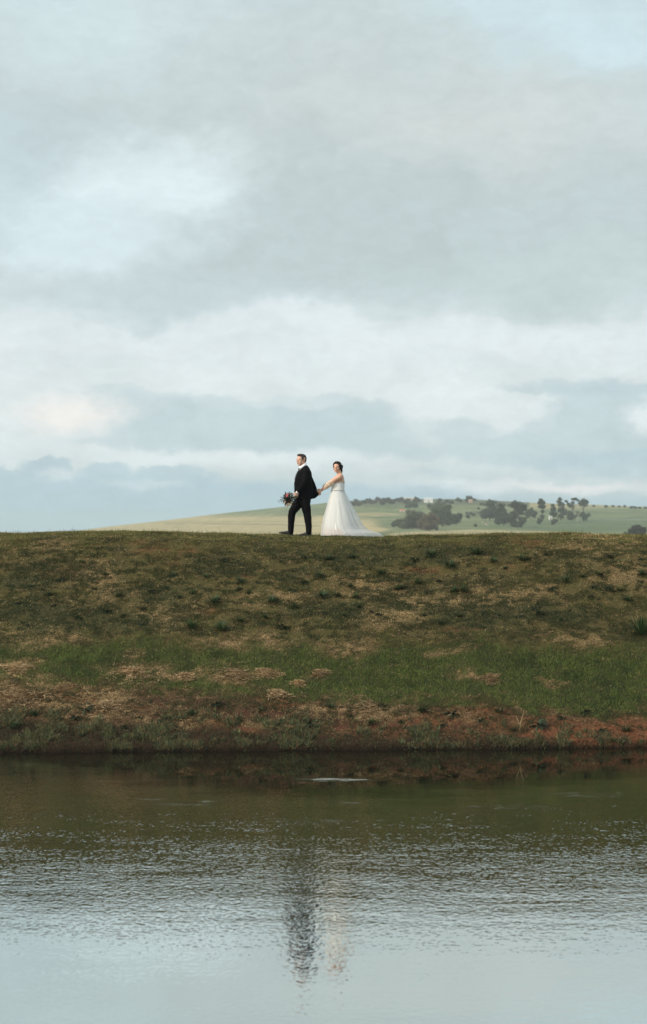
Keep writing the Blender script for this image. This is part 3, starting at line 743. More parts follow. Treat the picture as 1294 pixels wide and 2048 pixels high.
# shirt, collar, tie
bm = bmesh.new()
loft(bm, [ringp(966, 591.5, 612, .10), ringp(952, 594.8, 612, .11), ringp(944, 597.0, 612, .11), ringp(938.5, 598.8, 612, .085), ringp(935.5, 600, 613, .07)], 24)
shirt = fuse('shirt', bm, .008, M_shirt, man, 3)
bm = bmesh.new()
rings = []
for j, (cx_, cy_, rr) in enumerate(((606.6, 935.4, 1.06), (604.9, 930.0, 1.0))):      # slants from the nape down to the throat
    rings.append([bm.verts.new(P(cx_, cy_) + Vector((math.cos(a) * .080 * rr, math.sin(a) * .088 * rr, math.cos(a) * .050))) for a in [2 * math.pi * q / 30 for q in range(30)]])
for k in range(30):
    if 14 <= k <= 15: continue
    bm.faces.new((rings[0][k], rings[0][(k + 1) % 30], rings[1][(k + 1) % 30], rings[1][k]))
bmesh.ops.recalc_face_normals(bm, faces=bm.faces)
bmesh.ops.solidify(bm, geom=bm.faces[:], thickness=.006)
obj('collar', bm, M_shirt, shirt)
bm = bmesh.new()
box(bm, P(598.6, 938.2, -.018), (.034, .046, .038), Euler((0, .3, .35)))
tube(bm, [P(598.0, 939.5, -.02), P(595.8, 945, -.022), P(592.6, 955, -.02), P(591.5, 962, -.018)], [.020, .030, .036, .036], 10, .3, (-1, -.3, 0))
bmesh.ops.bevel(bm, geom=bm.edges[:], offset=.003, segments=1, affect='EDGES')
obj('tie', bm, M_tie, man)
# jacket
bm = bmesh.new()
loft(bm, [ringp(998.5, 591.5, 622.5, .20), ringp(994, 589.8, 624, .212), ringp(984, 588.6, 626.0, .213), ringp(975, 588.2, 625.6, .21), ringp(966, 588.0, 624.6, .213), ringp(958, 589.6, 624.0, .218),
          ringp(950, 592.8, 623.8, .225), ringp(944, 596.6, 622.8, .232), ringp(940.5, 599, 621, .215), ringp(937.2, 602.0, 618.8, .155), ringp(933.6, 605.0, 615.8, .11), ringp(931.0, 607.6, 613.6, .07)], 40)
tube(bm, [P(613.4, 945), P(611.4, 937.5), P(610.2, 931.0)], [.095, .085, .045], 14, 1.0)
limb(bm, [P(612.5, 944.5, -.205), P(611.5, 955, -.235), P(607.5, 968, -.262), P(601.5, 977, -.258), P(596.9, 983.3, -.243)], [.072, .076, .068, .058, .047], 16)
limb(bm, [P(614, 944.5, .205), P(619, 957, .225), P(625, 970, .22), P(629.2, 979, .17), P(630.8, 983.8, .11)], [.072, .074, .066, .055, .046], 16)
# skirt of the jacket blown back over his reaching arm
for yo, th in ((-.10, .05), (-.03, .05)):
    pl = [(612, 975), (622, 973), (626.5, 978), (632, 982), (638.0, 985.2), (637.4, 989.8), (634, 993), (630.2, 996.4), (621.6, 998.2), (612, 998)]
    f = bm.faces.new([bm.verts.new(P(a, b, yo + .0016 * (a - 612) * 4)) for a, b in pl]); g_ = bmesh.ops.extrude_face_region(bm, geom=[f])
    for v in g_['geom']:
        if isinstance(v, bmesh.types.BMVert): v.co.y += th
jacket = fuse('jacket', bm, .0085, M_suit, man, 6, wr_fn(8, 7, .014, 91))
for s_ in (-1, 1):     # lapels
    bm = bmesh.new()
    y0 = s_ * .045
    vs = [P(602.8, 936.5, s_ * .075), P(597.4, 941.5, s_ * .10), P(594.6, 945.6, s_ * .112), P(591.6, 953.5, s_ * .065), P(589.0, 961.5, s_ * .012), P(592.8, 949, s_ * .030), P(598.6, 938.6, s_ * .052)]
    bm.faces.new([bm.verts.new(v + Vector((-.012, s_ * .006, 0))) for v in vs]); bmesh.ops.solidify(bm, geom=bm.faces[:], thickness=.008)
    obj('lapel', bm, M_suit, jacket, False)
# white shirt cuffs
for (a, b, nm) in ((P(597.0, 983.1, -.243), LW + Vector((-.006, 0, -.012)), 'cuff'), (P(630.4, 983.4, .112), RW + Vector((.004, 0, 0)), 'cuff')):
    bm = bmesh.new(); tube(bm, [a, b], [.038, .036], 14); obj(nm, bm, M_shirt, shirt)
# trousers
bm = bmesh.new()
loft(bm, [ringp(1012, 594, 619.5, .15), ringp(1004, 592, 621.6, .165), ringp(996, 592, 621.8, .175), ringp(986, 593, 621, .165)], 28)
limb(bm, [P(599.2, 1003, .085), P(591.2, 1014, .095), P(584.6, 1024, .10), P(582.8, 1034, .10), P(582.0, 1048, .10), P(581.2, 1063.5, .10)], [.122, .108, .088, .084, .070, .066], 16)
limb(bm, [P(609.5, 1003, -.085), P(612.2, 1016, -.09), P(614.2, 1028, -.09), P(616.2, 1040, -.09), P(617.6, 1052, -.09), P(617.9, 1066, -.09)], [.122, .106, .088, .082, .074, .066], 16)
fuse('trousers', bm, .0085, M_suit, man, 6, wr_fn(9, 8, .014, 92))
def shoe(heel, toe, y, yaw=0):
    h_, t_ = Vector(heel), Vector(toe); d = (t_ - h_); L = d.length; d.normalize(); up = Vector((0, 0, 1)) - d * d.z; up.normalize(); s_ = d.cross(up)
    bm = bmesh.new(); rings = []
    prof = [(-.02, .030, .075), (.06, .037, .085), (.16, .038, .088), (.30, .036, .080), (.45, .040, .066), (.62, .047, .050), (.80, .045, .040), (.93, .034, .032), (1.0, .016, .022)]
    for f, w_, hh in prof:
        c_ = h_ + d * L * f + up * .012; r = []
        for k in range(16):
            a = 2 * math.pi * k / 16; zz = max(0, math.sin(a)) * hh; r.append(bm.verts.new(c_ + s_ * math.cos(a) * w_ + up * (zz - .004 * (math.sin(a) < 0))))
        rings.append(r)
    for a, b in zip(rings, rings[1:]):
        for k in range(16): bm.faces.new((a[k], a[(k + 1) % 16], b[(k + 1) % 16], b[k]))
    bm.faces.new(rings[0][::-1]); bm.faces.new(rings[-1])
    bmesh.ops.recalc_face_normals(bm, faces=bm.faces)
    o = obj('shoe', bm, M_shoe, man)
    bm = bmesh.new()
    for f0, f1, th in ((-.03, .26, .024), (.26, 1.01, .012)):
        a, b = h_ + d * L * f0, h_ + d * L * f1; w_ = .040
        q = []
        for p_, ww in ((a, w_ * .85), (b, w_ * (1 if f1 < 1 else .45))):
            for sg in (-1, 1):
                for zz in (.012, .012 - th): q.append(bm.verts.new(p_ + s_ * ww * sg + up * zz))
        for f in ((0, 1, 3, 2), (4, 6, 7, 5), (0, 4, 5, 1), (2, 3, 7, 6), (0, 2, 6, 4), (1, 5, 7, 3)): bm.faces.new([q[i] for i in f])
    bmesh.ops.recalc_face_normals(bm, faces=bm.faces)
    obj('sole', bm, M_sole, o, False)
shoe(P(585.2, 1070.3, .10), P(557.4, 1066.6, .08), 0)
shoe(P(622.6, 1071.6, -.09), P(596.6, 1072.2, -.12), 0)

# ------------------------------------------------------------------ bouquet in his left hand
bq = empty('bouquet', (MX, PY0, MZ)); tag(bq, 'loose bouquet of pink, cream and peach flowers with dark trailing greenery in the man\'s hand', 'bouquet')
M_leafd = mat('dark_leaf', (.030, .042, .024), .6, .3, .5, 30); M_leafo = mat('olive_leaf', (.11, .11, .055), .6, .3, .4, 30); M_stem = mat('stem', (.07, .085, .035), .7)
petals = [mat('pink_petal', (.62, .20, .22), .6, .2, .2, 40), mat('cream_petal', (.78, .70, .55), .6, .2, .1, 40), mat('peach_petal', (.72, .54, .40), .6, .2, .2, 40), mat('burgundy_petal', (.10, .018, .025), .6, .2, .3, 40)]
bc = P(578, 999, -.25)
def leaf(bm, p, d, L, w_, up=(0, 0, 1)):
    d, s_, u_ = frame_of(d); p = Vector(p)
    a = random.uniform(0, 6.28); s2 = s_ * math.cos(a) + u_ * math.sin(a); n_ = d.cross(s2)
    v = [bm.verts.new(q) for q in (p, p + d * L * .4 + s2 * w_ + n_ * L * .06, p + d * L - n_ * L * .12, p + d * L * .4 - s2 * w_ + n_ * L * .06)]
    bm.faces.new(v)
bm = bmesh.new(); bm2 = bmesh.new()
for i in range(900):
    r = Vector((random.gauss(0, 1), random.gauss(0, 1), random.gauss(0, 1))).normalized() * random.random() ** .5
    p = bc + Vector((r.x * .118, r.y * .095, r.z * .135))
    leaf(bm if random.random() < .66 else bm2, p, r + Vector((-.3, 0, random.uniform(-.5, .5))), random.uniform(.025, .055), random.uniform(.006, .013))
sprigs = [((556, 1003), .02), ((562, 996), .0), ((565, 1007), .03), ((571, 985), -.02), ((580, 984), .02), ((569, 1013), 0), ((575, 1015), -.04), ((584, 1013), .03), ((562, 1000), -.05), ((560, 1005), .05), ((572, 1013), .05)]
bms = bmesh.new()
for (q, yy) in sprigs:
    e = P(q[0], q[1], -.25 + yy); s0 = bc + (e - bc) * .3; mid = (s0 + e) / 2 + Vector((0, 0, .015))
    tube(bms, [s0, mid, e], [.003, .0025, .0015], 6)
    for k in range(15):
        f = k / 14; pp = s0.lerp(mid, f * 2) if f < .5 else mid.lerp(e, f * 2 - 1)
        leaf(bm2 if k % 3 else bm, pp, (e - s0).normalized() + Vector((random.uniform(-1, 1), random.uniform(-1, 1), random.uniform(-1, 1))) * .9, random.uniform(.016, .032), .007)
tag(obj('foliage', bm, M_leafd, bq, False), 'dark green leaves'); tag(obj('foliage', bm2, M_leafo, bq, False), 'olive and dry leaves')
hp = P(589.3, 994.5, -.255)
for k in range(7): tube(bms, [bc + Vector((random.uniform(-.03, .03), random.uniform(-.03, .03), random.uniform(-.03, .03))), hp + Vector((random.uniform(-.008, .008), random.uniform(-.008, .008), random.uniform(-.008, .008))), P(593.5, 993.0, -.255) + Vector((random.uniform(0, .03), random.uniform(-.015, .015), random.uniform(-.02, .01)))], [.003, .003, .003], 6)
obj('stem', bms, M_stem, bq)
bm = bmesh.new(); tube(bm, [P(587.2, 995.5, -.255), P(592.6, 993.2, -.255)], [.019, .016], 12); obj('ribbon', bm, M_stem, bq)
def flower(p, r, m):
    bm = bmesh.new(); p = Vector(p); n0 = (p - bc).normalized(); n0 = (n0 + Vector((-.2, -.9, .2))).normalized(); _, a_, b_ = frame_of(n0)
    for ring, (cnt, tilt, rr) in enumerate(((6, .25, 1.0), (6, .6, .8), (5, 1.0, .55), (3, 1.3, .3))):
        for k in range(cnt):
            an = 2 * math.pi * (k + ring * .5) / cnt + random.uniform(-.15, .15); o_ = a_ * math.cos(an) + b_ * math.sin(an); d_ = (o_ * math.cos(tilt) + n0 * math.sin(tilt)); s_ = n0.cross(o_)
            L = r * rr
            v = [bm.verts.new(p + q) for q in (s_ * L * .15, o_ * L * .1 + s_ * L * .55 + d_ * L * .6, d_ * L * 1.05 + n0 * L * .1, o_ * L * .1 - s_ * L * .55 + d_ * L * .6, -s_ * L * .15)]
            bm.faces.new(v)
    ball(bm, p + n0 * r * .15, r * .35, None, 1)
    obj('flower', bm, m, bq, False)
for (px, py, yy, r, mi) in ((575.2, 990.5, -.33, .034, 0), (574, 994, -.34, .024, 0), (581.5, 1009.5, -.34, .030, 1), (577.5, 1008, -.36, .024, 2), (583.5, 1005.5, -.32, .022, 1), (573.8, 1010.5, -.31, .022, 2), (579.5, 1001, -.35, .020, 3),
                            (571.5, 1003.5, -.33, .018, 2), (566, 999.5, -.29, .016, 2), (584, 996, -.32, .018, 3), (570.0, 1006, -.31, .018, 1), (582.5, 990, -.28, .016, 2)):
    flower(P(px, py, yy), r, petals[mi])

# ------------------------------------------------------------------ the woman
wom = empty('person', (wx_(672), PY0, wz_(1072.5)))
tag(wom, 'woman in a white off-shoulder wedding dress with a long train walking behind the man', 'woman')
def Q(px, py, y=0.0): return Vector(((px - 672) / PPM, y, (1072.5 - py) / PPM))
def rq(py, x0, x1, hd, y0=0.0, tl=0): return ((1072.5 - py) / PPM, (x0 - 672) / PPM, (x1 - 672) / PPM, y0 - hd, y0 + hd, tl)
WL = Q(643.2, 980.6, .00); WR = Q(642.6, 979.8, .12)
bm = bmesh.new()
HW = head_shape(bm, Q(674.2, 934.4, -.015), R(180 + 70), .03, 1.07, True, .95, roll=-.06)
tube(bm, [Q(680.5, 955), Q(679.0, 948), Q(676.8, 941)], [.072, .056, .052], 14)
loft(bm, [rq(1006, 664, 690, .15), rq(995, 665, 689.5, .15), rq(984, 665.5, 687, .12), rq(976, 665.0, 688.0, .125), rq(968, 664.2, 688.6, .135), rq(961, 667.0, 688.8, .155), rq(955, 670.5, 688.0, .16), rq(951.0, 673.2, 686.4, .14), rq(948, 675.0, 684.6, .09), rq(946, 675.6, 683.6, .06)], 28)
limb(bm, [Q(679.0, 954.6, -.155), Q(670.6, 959.0, -.16), Q(660.5, 966.6, -.13), Q(652, 973.6, -.06), WL], [.062, .057, .046, .039, .026])
limb(bm, [Q(677, 955.0, .150), Q(668, 959.0, .17), Q(657.5, 966.5, .18), Q(648, 974.5, .15), WR], [.050, .044, .037, .032, .025])
hand(bm, WL, (-.86, .12, -.42), (-.1, 1, -.2), (0, .1, 1), .85, .90)
hand(bm, WR, (-.86, -.12, -.42), (-.1, -1, -.2), (0, .1, 1), .85, .90)
limb(bm, [Q(671, 1006, .07), Q(663, 1033, .07), Q(655, 1064, .07)], [.09, .055, .038])
limb(bm, [Q(680, 1006, -.07), Q(684, 1034, -.07), Q(690, 1064, -.07)], [.09, .055, .038])
for (hx, tx, yy) in ((657, 644, .07), (691, 681, -.07)):
    limb(bm, [Q(hx, 1068.5, yy), Q((hx + tx) / 2, 1069, yy), Q(tx + 2, 1070.8, yy)], [.032, .034, .020], 10)
fuse('body', bm, .0058, M_skin_w, wom, 1)
face_bits(HW, wom, True)
bm = bmesh.new()
def HE2(p, r, rot=(0, 0, 0)):
    bmesh.ops.create_icosphere(bm, subdivisions=3, radius=1, matrix=HW @ Matrix.Translation(p) @ Euler(rot).to_matrix().to_4x4() @ Matrix.Diagonal((*r, 1)))
HE2((-.024, 0, .058), (.096, .082, .070)); HE2((-.060, 0, .020), (.066, .080, .080)); HE2((.034, .0, .098), (.046, .058, .026), (0, .25, 0))
for s_ in (-1, 1): HE2((.020, s_ * .064, .050), (.036, .020, .046), (0, 0, 0)); HE2((.006, s_ * .074, .004), (.018, .012, .042)); HE2((.004, s_ * .072, -.030), (.010, .009, .030))
for i in range(16):
    a = i * 2.4; HE2((-.105 + .018 * math.sin(a), .030 + .030 * math.cos(a * 1.3), .030 - .0098 * i), (.034 - .0006 * i, .032, .026), (a, a * .7, 0))
fuse('hair', bm, .0062, M_hair_w, wom, 1, lambda co: .011 * (fbm(co[:, 0] * 60, (co[:, 2] + co[:, 1]) * 60, 1, 3, 8) - .5).astype(np.float32))

# dress
M_lin = mat('satin_lining', (.70, .70, .685), .55, .35, .03, 6, sheen=.2)
M_lace = mat('lace', (.80, .80, .77), .8, .2, .18, 70, bump=.006, bscale=90)
M_blush = mat('blush_underskirt', (.72, .46, .40), .8, .1, .08, 10)
def sheer(name, col, fac, nscale=0):
    m = bpy.data.materials.new(name); m.use_nodes = True; t = NT(m.node_tree)
    d_ = t.n('ShaderNodeBsdfDiffuse', {0: col}); tl_ = t.n('ShaderNodeBsdfTranslucent', {0: col}); tr = t.n('ShaderNodeBsdfTransparent')
    mx = t.n('ShaderNodeMixShader', {0: .4, 1: d_, 2: tl_})
    lw = t.n('ShaderNodeLayerWeight', {'Blend': .35}).outputs['Facing']
    f = t.mr(lw, 0, 1, fac, min(1, fac + .4), 'LINEAR')
    if nscale:
        tc = t.n('ShaderNodeTexCoord').outputs['Object']
        f = t.m('MULTIPLY', f, t.mr(t.noise(tc, nscale, 3, .6), .42, .55, .25, 1.6)); f = t.m('MINIMUM', f, 1.0)
    t.n('ShaderNodeOutputMaterial', {0: t.n('ShaderNodeMixShader', {0: f, 1: tr, 2: mx})})
    return m
M_tulle = sheer('tulle', (.80, .82, .815), .44); M_net = sheer('beaded_net', (.85, .80, .68), .30, 60)
def skirt(name, prof, fold, mater, parent, seg=144, seed=1, rag=.0):
    rnd = random.Random(seed); ph = [(rnd.randint(5, 30), rnd.uniform(0, 6.28), rnd.uniform(.4, 1)) for _ in range(9)]
    P_ = np.array(prof, float); pys = np.linspace(P_[0, 0], P_[-1, 0], 70); pys = P_[0, 0] + (P_[-1, 0] - P_[0, 0]) * (1 - (1 - np.linspace(0, 1, 70)) ** 1.4)
    bm = bmesh.new(); rs = []
    for py in pys:
        x0, x1, hd, tt = [np.interp(py, P_[:, 0], P_[:, k]) for k in (1, 2, 3, 4)]
        q = (py - pys[0]) / (pys[-1] - pys[0]); r = []
        cx = x0 + hd * PPM * .9 if tt > 0 else (x0 + x1) / 2
        for k in range(seg):
            a = 2 * math.pi * k / seg; ca, sa = math.cos(a), math.sin(a)
            f = sum(w_ * math.sin(n_ * a + p_ + .8 * math.sin(q * 3 + p_)) for n_, p_, w_ in ph) / 4.0
            amp = fold * (.12 + q ** .8)
            xm = (x0 + x1) / 2; rx = (x1 - x0) / 2 / PPM
            c3 = ca; yt = sa * hd * (1 - tt * .72 * max(0, ca) ** 1.2)
            v = Vector(((xm - 672) / PPM + c3 * rx, yt, (1072.5 - py) / PPM))
            o_ = Vector((ca, sa, 0)); v += o_ * (f - .55) * amp * (.6 if abs(ca) > .9 else 1)
            g_ = float(ground_h(v.x + wom.location.x, v.y + PY0)) - wom.location.z + .012
            if v.z < g_: v.z = g_ + .004 * math.sin(k * 1.7)
            r.append(bm.verts.new(v))
        rs.append(r)
    for a, b in zip(rs, rs[1:]):
        for k in range(seg): bm.faces.new((a[k], a[(k + 1) % seg], b[(k + 1) % seg], b[k]))
    return obj(name, bm, mater, parent)
gown = skirt('skirt', [(977, 664.2, 687.6, .125, 0), (984, 663.8, 688.4, .14, 0), (1001, 659.6, 695.2, .20, 0), (1021, 655.0, 702.6, .25, 0), (1040, 650.8, 710.5, .30, 0), (1056, 647.8, 719, .34, .2), (1068, 646.2, 729, .36, .4), (1073, 646, 734, .36, .5)], .022, M_lin, wom, seed=4)
skirt('overskirt', [(978, 662.4, 688.8, .135, 0), (984, 661.2, 690.2, .155, 0), (1001, 656.0, 699.6, .23, 0), (1021, 650.2, 711.6, .29, 0), (1040, 644.9, 721.6, .34, .1), (1052, 642.6, 728.6, .37, .3), (1059, 641.4, 737, .39, .5), (1063.5, 640.9, 750, .41, .5), (1066.5, 640.6, 762, .43, .5), (1073.5, 640.4, 770, .45, .5)], .042, M_tulle, gown, seed=9)
skirt('underskirt', [(1052, 650, 704, .28, 0), (1062, 647, 706, .37, 0), (1067.5, 645.0, 707, .405, 0), (1072.8, 644.6, 708, .41, 0)], .05, sheer('blush_tulle', (.84, .62, .55), .14), gown, seed=13)
bm = bmesh.new()
loft(bm, [rq(981.5, 662.9, 688.4, .140), rq(977, 662.8, 688.8, .138), rq(973, 663.2, 689.0, .142), rq(969.5, 663.0, 689.2, .150, 0, .0), rq(965.8, 664.6, 689.2, .152, 0, .015)], 40)
bod = obj('bodice', bm, M_lace, wom)
bm = bmesh.new(); tube(bm, [Q(675.6, 980.0) + Vector((math.cos(a) * .150, math.sin(a) * .147, 0)) for a in [2 * math.pi * k / 40 for k in range(41)]], [.006] * 41, 8); obj('waistband', bm, M_lace, bod)
bm = bmesh.new()       # sheer lace back panel
loft(bm, [rq(966.2, 678.5, 689.4, .15), rq(961, 680.5, 689.2, .155), rq(956.8, 682.0, 687.9, .13)], 28); obj('lace_back', bm, M_net, bod)
# off-shoulder beaded sleeves gathered round each elbow
for (pts, rad) in (([Q(667, 963.4, -.15), Q(661, 967.4, -.13), Q(655, 972.3, -.085), Q(650.8, 975.6, -.05)], [.056, .064, .060, .046]), ([Q(666, 961.5, .17), Q(657.5, 967, .18), Q(650, 973.2, .16), Q(647.4, 976.0, .14)], [.048, .060, .060, .042])):
    bm = bmesh.new(); tube(bm, pts, rad, 20, 1, None, False)
    for v in bm.verts: v.co += Vector((random.uniform(-1, 1), random.uniform(-1, 1), random.uniform(-1, 1))) * .006
    sl = obj('sleeve', bm, M_net, bod)
    bm = bmesh.new()
    for i in range(70):
        k = random.uniform(0, 2.999); a_, b_ = pts[int(k)], pts[int(k) + 1]; c_ = a_.lerp(b_, k % 1); d, s_, u_ = frame_of(b_ - a_); an = random.uniform(0, 6.28)
        rr = rad[int(k)] * (1 - k % 1) + rad[int(k) + 1] * (k % 1)
        ball(bm, c_ + (s_ * math.cos(an) + u_ * math.sin(an)) * rr, random.uniform(.005, .011), None, 1)
    tag(obj('beading', bm, mat('pearl', (.80, .74, .60), .35, .6), sl), kind='stuff')
# little scallops along the neckline
bm = bmesh.new()
for k in range(44):
    a = 2 * math.pi * k / 44
    ball(bm, Q(676.9, 965.8) + Vector((math.cos(a) * .140, math.sin(a) * .152, .006 * math.sin(k * 2.2) + .018 * math.cos(a))), random.uniform(.008, .014), None, 1)
obj('neckline_trim', bm, M_lace, bod)
# ------------------------------------------------------------------ plants standing on the bank
def tuft_mesh(name, n, L, w_, up, colr, seed, curve=.5):
    rng = np.random.default_rng(seed); vs, fs, cs = [], [], []
    for i in range(n):
        a = rng.uniform(0, 6.283); el = rng.uniform(up - .45, up + .35); l = L * rng.uniform(.55, 1.1); ww = w_ * rng.uniform(.7, 1.2)
        d = np.array([math.cos(a) * math.cos(el), math.sin(a) * math.cos(el), math.sin(el)]); s_ = np.array([-math.sin(a), math.cos(a), 0])
        b0 = np.array([math.cos(a) * .012, math.sin(a) * .012, -.01]); k0 = len(vs)
        col = np.array(colr) * rng.uniform(.65, 1.35) * (1 + rng.uniform(-.07, .07, 3))
        if rng.random() < .07: col = np.array((.20, .14, .07)) * rng.uniform(.7, 1.2)
        pts = []
        for f, wf in ((0, .5), (.35, 1.0), (.7, .8), (1, .05)):
            p = b0 + d * l * f; p[2] -= curve * l * f * f * math.cos(el) * .8
            pts.append((p, wf))
        for p, wf in pts: vs += [p - s_ * ww * wf / 2, p + s_ * ww * wf / 2]; cs += [col * (1 + .2 * (p[2] > .05))] * 2
        for q in range(3): fs.append((k0 + 2 * q, k0 + 2 * q + 1, k0 + 2 * q + 3, k0 + 2 * q + 2))
    return np_mesh(name, vs, fs, np.array(cs))
M_tuft = attr_mat('tuft_leaf', .6, transl=.2, spec=.3)
TM = [tuft_mesh('weed_tuft', 110, .165, .009, .8, (.036, .064, .024), s_) for s_ in range(3)] + [tuft_mesh('weed_tuft', 80, .125, .014, .45, (.040, .062, .032), s_) for s_ in range(3, 6)] + [tuft_mesh('weed_tuft', 150, .20, .008, .95, (.040, .070, .022), s_, .25) for s_ in range(6, 8)]
for m_ in TM: m_.materials.append(M_tuft)
G_T = 'dark weed tufts dotted over the grassy bank'
def tuft(px, py, k=1.0, v=None, label=None, group=True):
    x, y, z = bank_at(px, py); v = random.randrange(6) if v is None else v
    o = bpy.data.objects.new('weed_tuft', TM[v]); COL.objects.link(o); o.location = (x, y, z); o.rotation_euler = (R(-12), 0, random.uniform(0, 6.28)); k *= random.uniform(.9, 1.35); o.scale = (k, k, k * random.uniform(.85, 1.1))
    if not label:
        if py > 1400: lab, grp = (('small dark weed on the bare earth below the green strip, left half of the bank', 'weeds on the earth at the lower left') if px < 620 else ('small dark weed on the rust-coloured earth below the green strip, right half of the bank', 'weeds on the earth at the lower right'))
        elif py > 1215: lab, grp = 'small green tuft in the dark band of grass just above the green strip', 'tufts along the upper edge of the green strip'
        elif px < 420: lab, grp = 'small dark green tuft in dry grass on the upper bank, far left of the man', 'tufts on the upper left bank'
        elif px < 780: lab, grp = 'small dark green tuft on the upper bank underneath the walking couple', 'tufts below the couple'
        elif px < 1030: lab, grp = 'small dark green tuft on the upper bank below the tree clumps', 'tufts below the distant tree clumps'
        else: lab, grp = 'small dark green tuft in pale dry grass near the right end of the upper bank', 'tufts on the upper right bank'
        tag(o, lab, 'weed', grp)
    else: tag(o, label, 'weed', 'prominent weeds on the bank')
    return o
named = [(645, 1192, 1.25, 0, 'spiky green tuft low in the middle of the upper bank, below the man'), (763, 1147, 1.1, 0, 'bright green weed tuft on the upper bank below the train of the dress'), (898, 1132, 1.45, 1, 'tall dark spiky tuft near the crest right of the bride'),
         (382, 1256, 1.5, 6, 'tall leafy green tuft just above the green strip, left of its neighbour'), (443, 1260, 1.45, 7, 'tall bushy tuft just above the green strip, right of its neighbour'), (429, 1203, 1.25, 0, 'star-shaped green tuft between straw patches on the upper left bank'),
         (928, 1182, 1.35, 2, 'spreading green rosette alone in pale dry grass'), (1219, 1113, 1.2, 3, 'round dark tuft near the crest at the right'), (1282, 1262, 2.1, 7, 'largest dark grass clump at the right edge of the bank'), (1130, 1162, 1.5, 1, 'broad dark tuft under the right part of the crest'),
         (545, 1203, 1.3, 2, 'low green tuft directly below the man halfway down the brown slope'), (157, 1236, 1.35, 4, 'dark low tuft on the brown slope at the far left'), (215, 1222, 1.5, 5, 'flat wide dark tuft on the left slope'), (170, 1415, 1.6, 5, 'dark green weed beside straw on the lower left bank'),
         (150, 1437, 1.5, 4, 'very dark flat weed on the bare lower left bank'), (330, 1438, 1.4, 5, 'flat dark weed on reddish earth below the green strip'), (620, 1445, 1.5, 4, 'pale green weed on the reddish earth just above the waterline weeds'), (764, 1410, 1.2, 3, 'dark weed at the lower edge of the green strip'),
         (905, 1425, 1.6, 4, 'wide dark weed on straw-covered earth at the lower right'), (1075, 1448, 1.8, 4, 'large leafy weed beside the red earth patch'), (1122, 1435, 1.1, 3, 'small dark weed on the red earth patch'), (1170, 1422, 1.3, 5, 'lone weed between green strip and red earth')]
for q in named: tuft(*q)
spots = [(60, 1170), (95, 1190), (120, 1155), (40, 1205), (190, 1180), (110, 1212), (235, 1190), (250, 1230), (300, 1180), (330, 1175), (360, 1195), (390, 1185), (340, 1150), (165, 1125), (215, 1150), (290, 1215), (410, 1155), (480, 1165), (475, 1180), (500, 1190),
         (520, 1165), (560, 1160), (585, 1180), (610, 1165), (640, 1150), (590, 1215), (670, 1190), (700, 1175), (712, 1195), (735, 1165), (745, 1225), (720, 1215), (760, 1230), (800, 1150), (812, 1172), (840, 1165), (830, 1120), (858, 1110), (880, 1160), (855, 1180), (905, 1185), (795, 1175),
         (990, 1120), (1010, 1140), (970, 1225), (1000, 1225), (1040, 1230), (1070, 1215), (1075, 1225), (1120, 1240), (1100, 1175), (1160, 1155), (1185, 1170), (1210, 1175), (1240, 1180), (1275, 1160), (1285, 1150), (1200, 1150), (1180, 1195), (1260, 1200), (1280, 1120),
         (60, 1250), (90, 1240), (285, 1250), (480, 1240), (530, 1235), (650, 1225), (690, 1230), (850, 1230), (880, 1245), (920, 1235), (560, 1255), (1090, 1110), (1050, 1120), (950, 1110), (700, 1115), (660, 1120), (610, 1115), (560, 1125), (450, 1120),
         (70, 1430), (110, 1450), (250, 1450), (210, 1462), (380, 1430), (430, 1415), (280, 1435), (520, 1420), (560, 1450), (700, 1430), (660, 1415), (800, 1440), (840, 1425), (880, 1450), (960, 1440), (1000, 1425), (1020, 1455), (740, 1445), (480, 1440), (590, 1465), (30, 1455), (1200, 1460), (1250, 1458)]
for (px, py) in spots: tuft(px + random.uniform(-4, 4), py + random.uniform(-3, 3), random.uniform(.65, 1.2) * (1 if py < 1300 else 1.1))
# heaps of raked straw
def heap(px, py, rx, hz, label, seed, pale=1.0):
    rng = np.random.default_rng(seed); n = 1100; x0, y0, z0 = bank_at(px, py)
    r = rng.random(n) ** .6 * 1.15; a = rng.uniform(0, 6.283, n); lx = r * np.cos(a) * rx * (1 + .45 * np.sin(a * 3 + seed)); ly = r * np.sin(a) * rx * .6
    gz = ground_h(x0 + lx, y0 + ly) - z0
    pz = gz + hz * np.maximum(0, 1 - r * r) * rng.uniform(.2, 1.1, n) + .005
    b = rng.uniform(0, 6.283, n); L = rng.uniform(.05, .18, n); hz *= .8; d = np.stack([np.cos(b), np.sin(b), rng.uniform(-.35, .45, n)], -1); s_ = np.stack([-np.sin(b), np.cos(b), rng.uniform(-.7, .7, n)], -1) * .0045
    p = np.stack([lx, ly, pz], -1); v = np.stack([p - s_ - d * L[:, None] / 2, p + s_ - d * L[:, None] / 2, p + d * L[:, None] / 2 + s_ * .5], 1).reshape(-1, 3)
    cc = np.repeat(np.array((.58, .42, .24)) * pale * (.35 + 1.0 * rng.random((n, 1)) ** 1.2), 3, 0)
    o = link_mesh('straw_heap', np_mesh('straw_heap', v, np.arange(3 * n).reshape(-1, 3), cc), M_straw); o.location = (x0, y0, z0)
    tag(o, label, 'straw heap', 'small heaps of cut straw on the bank')
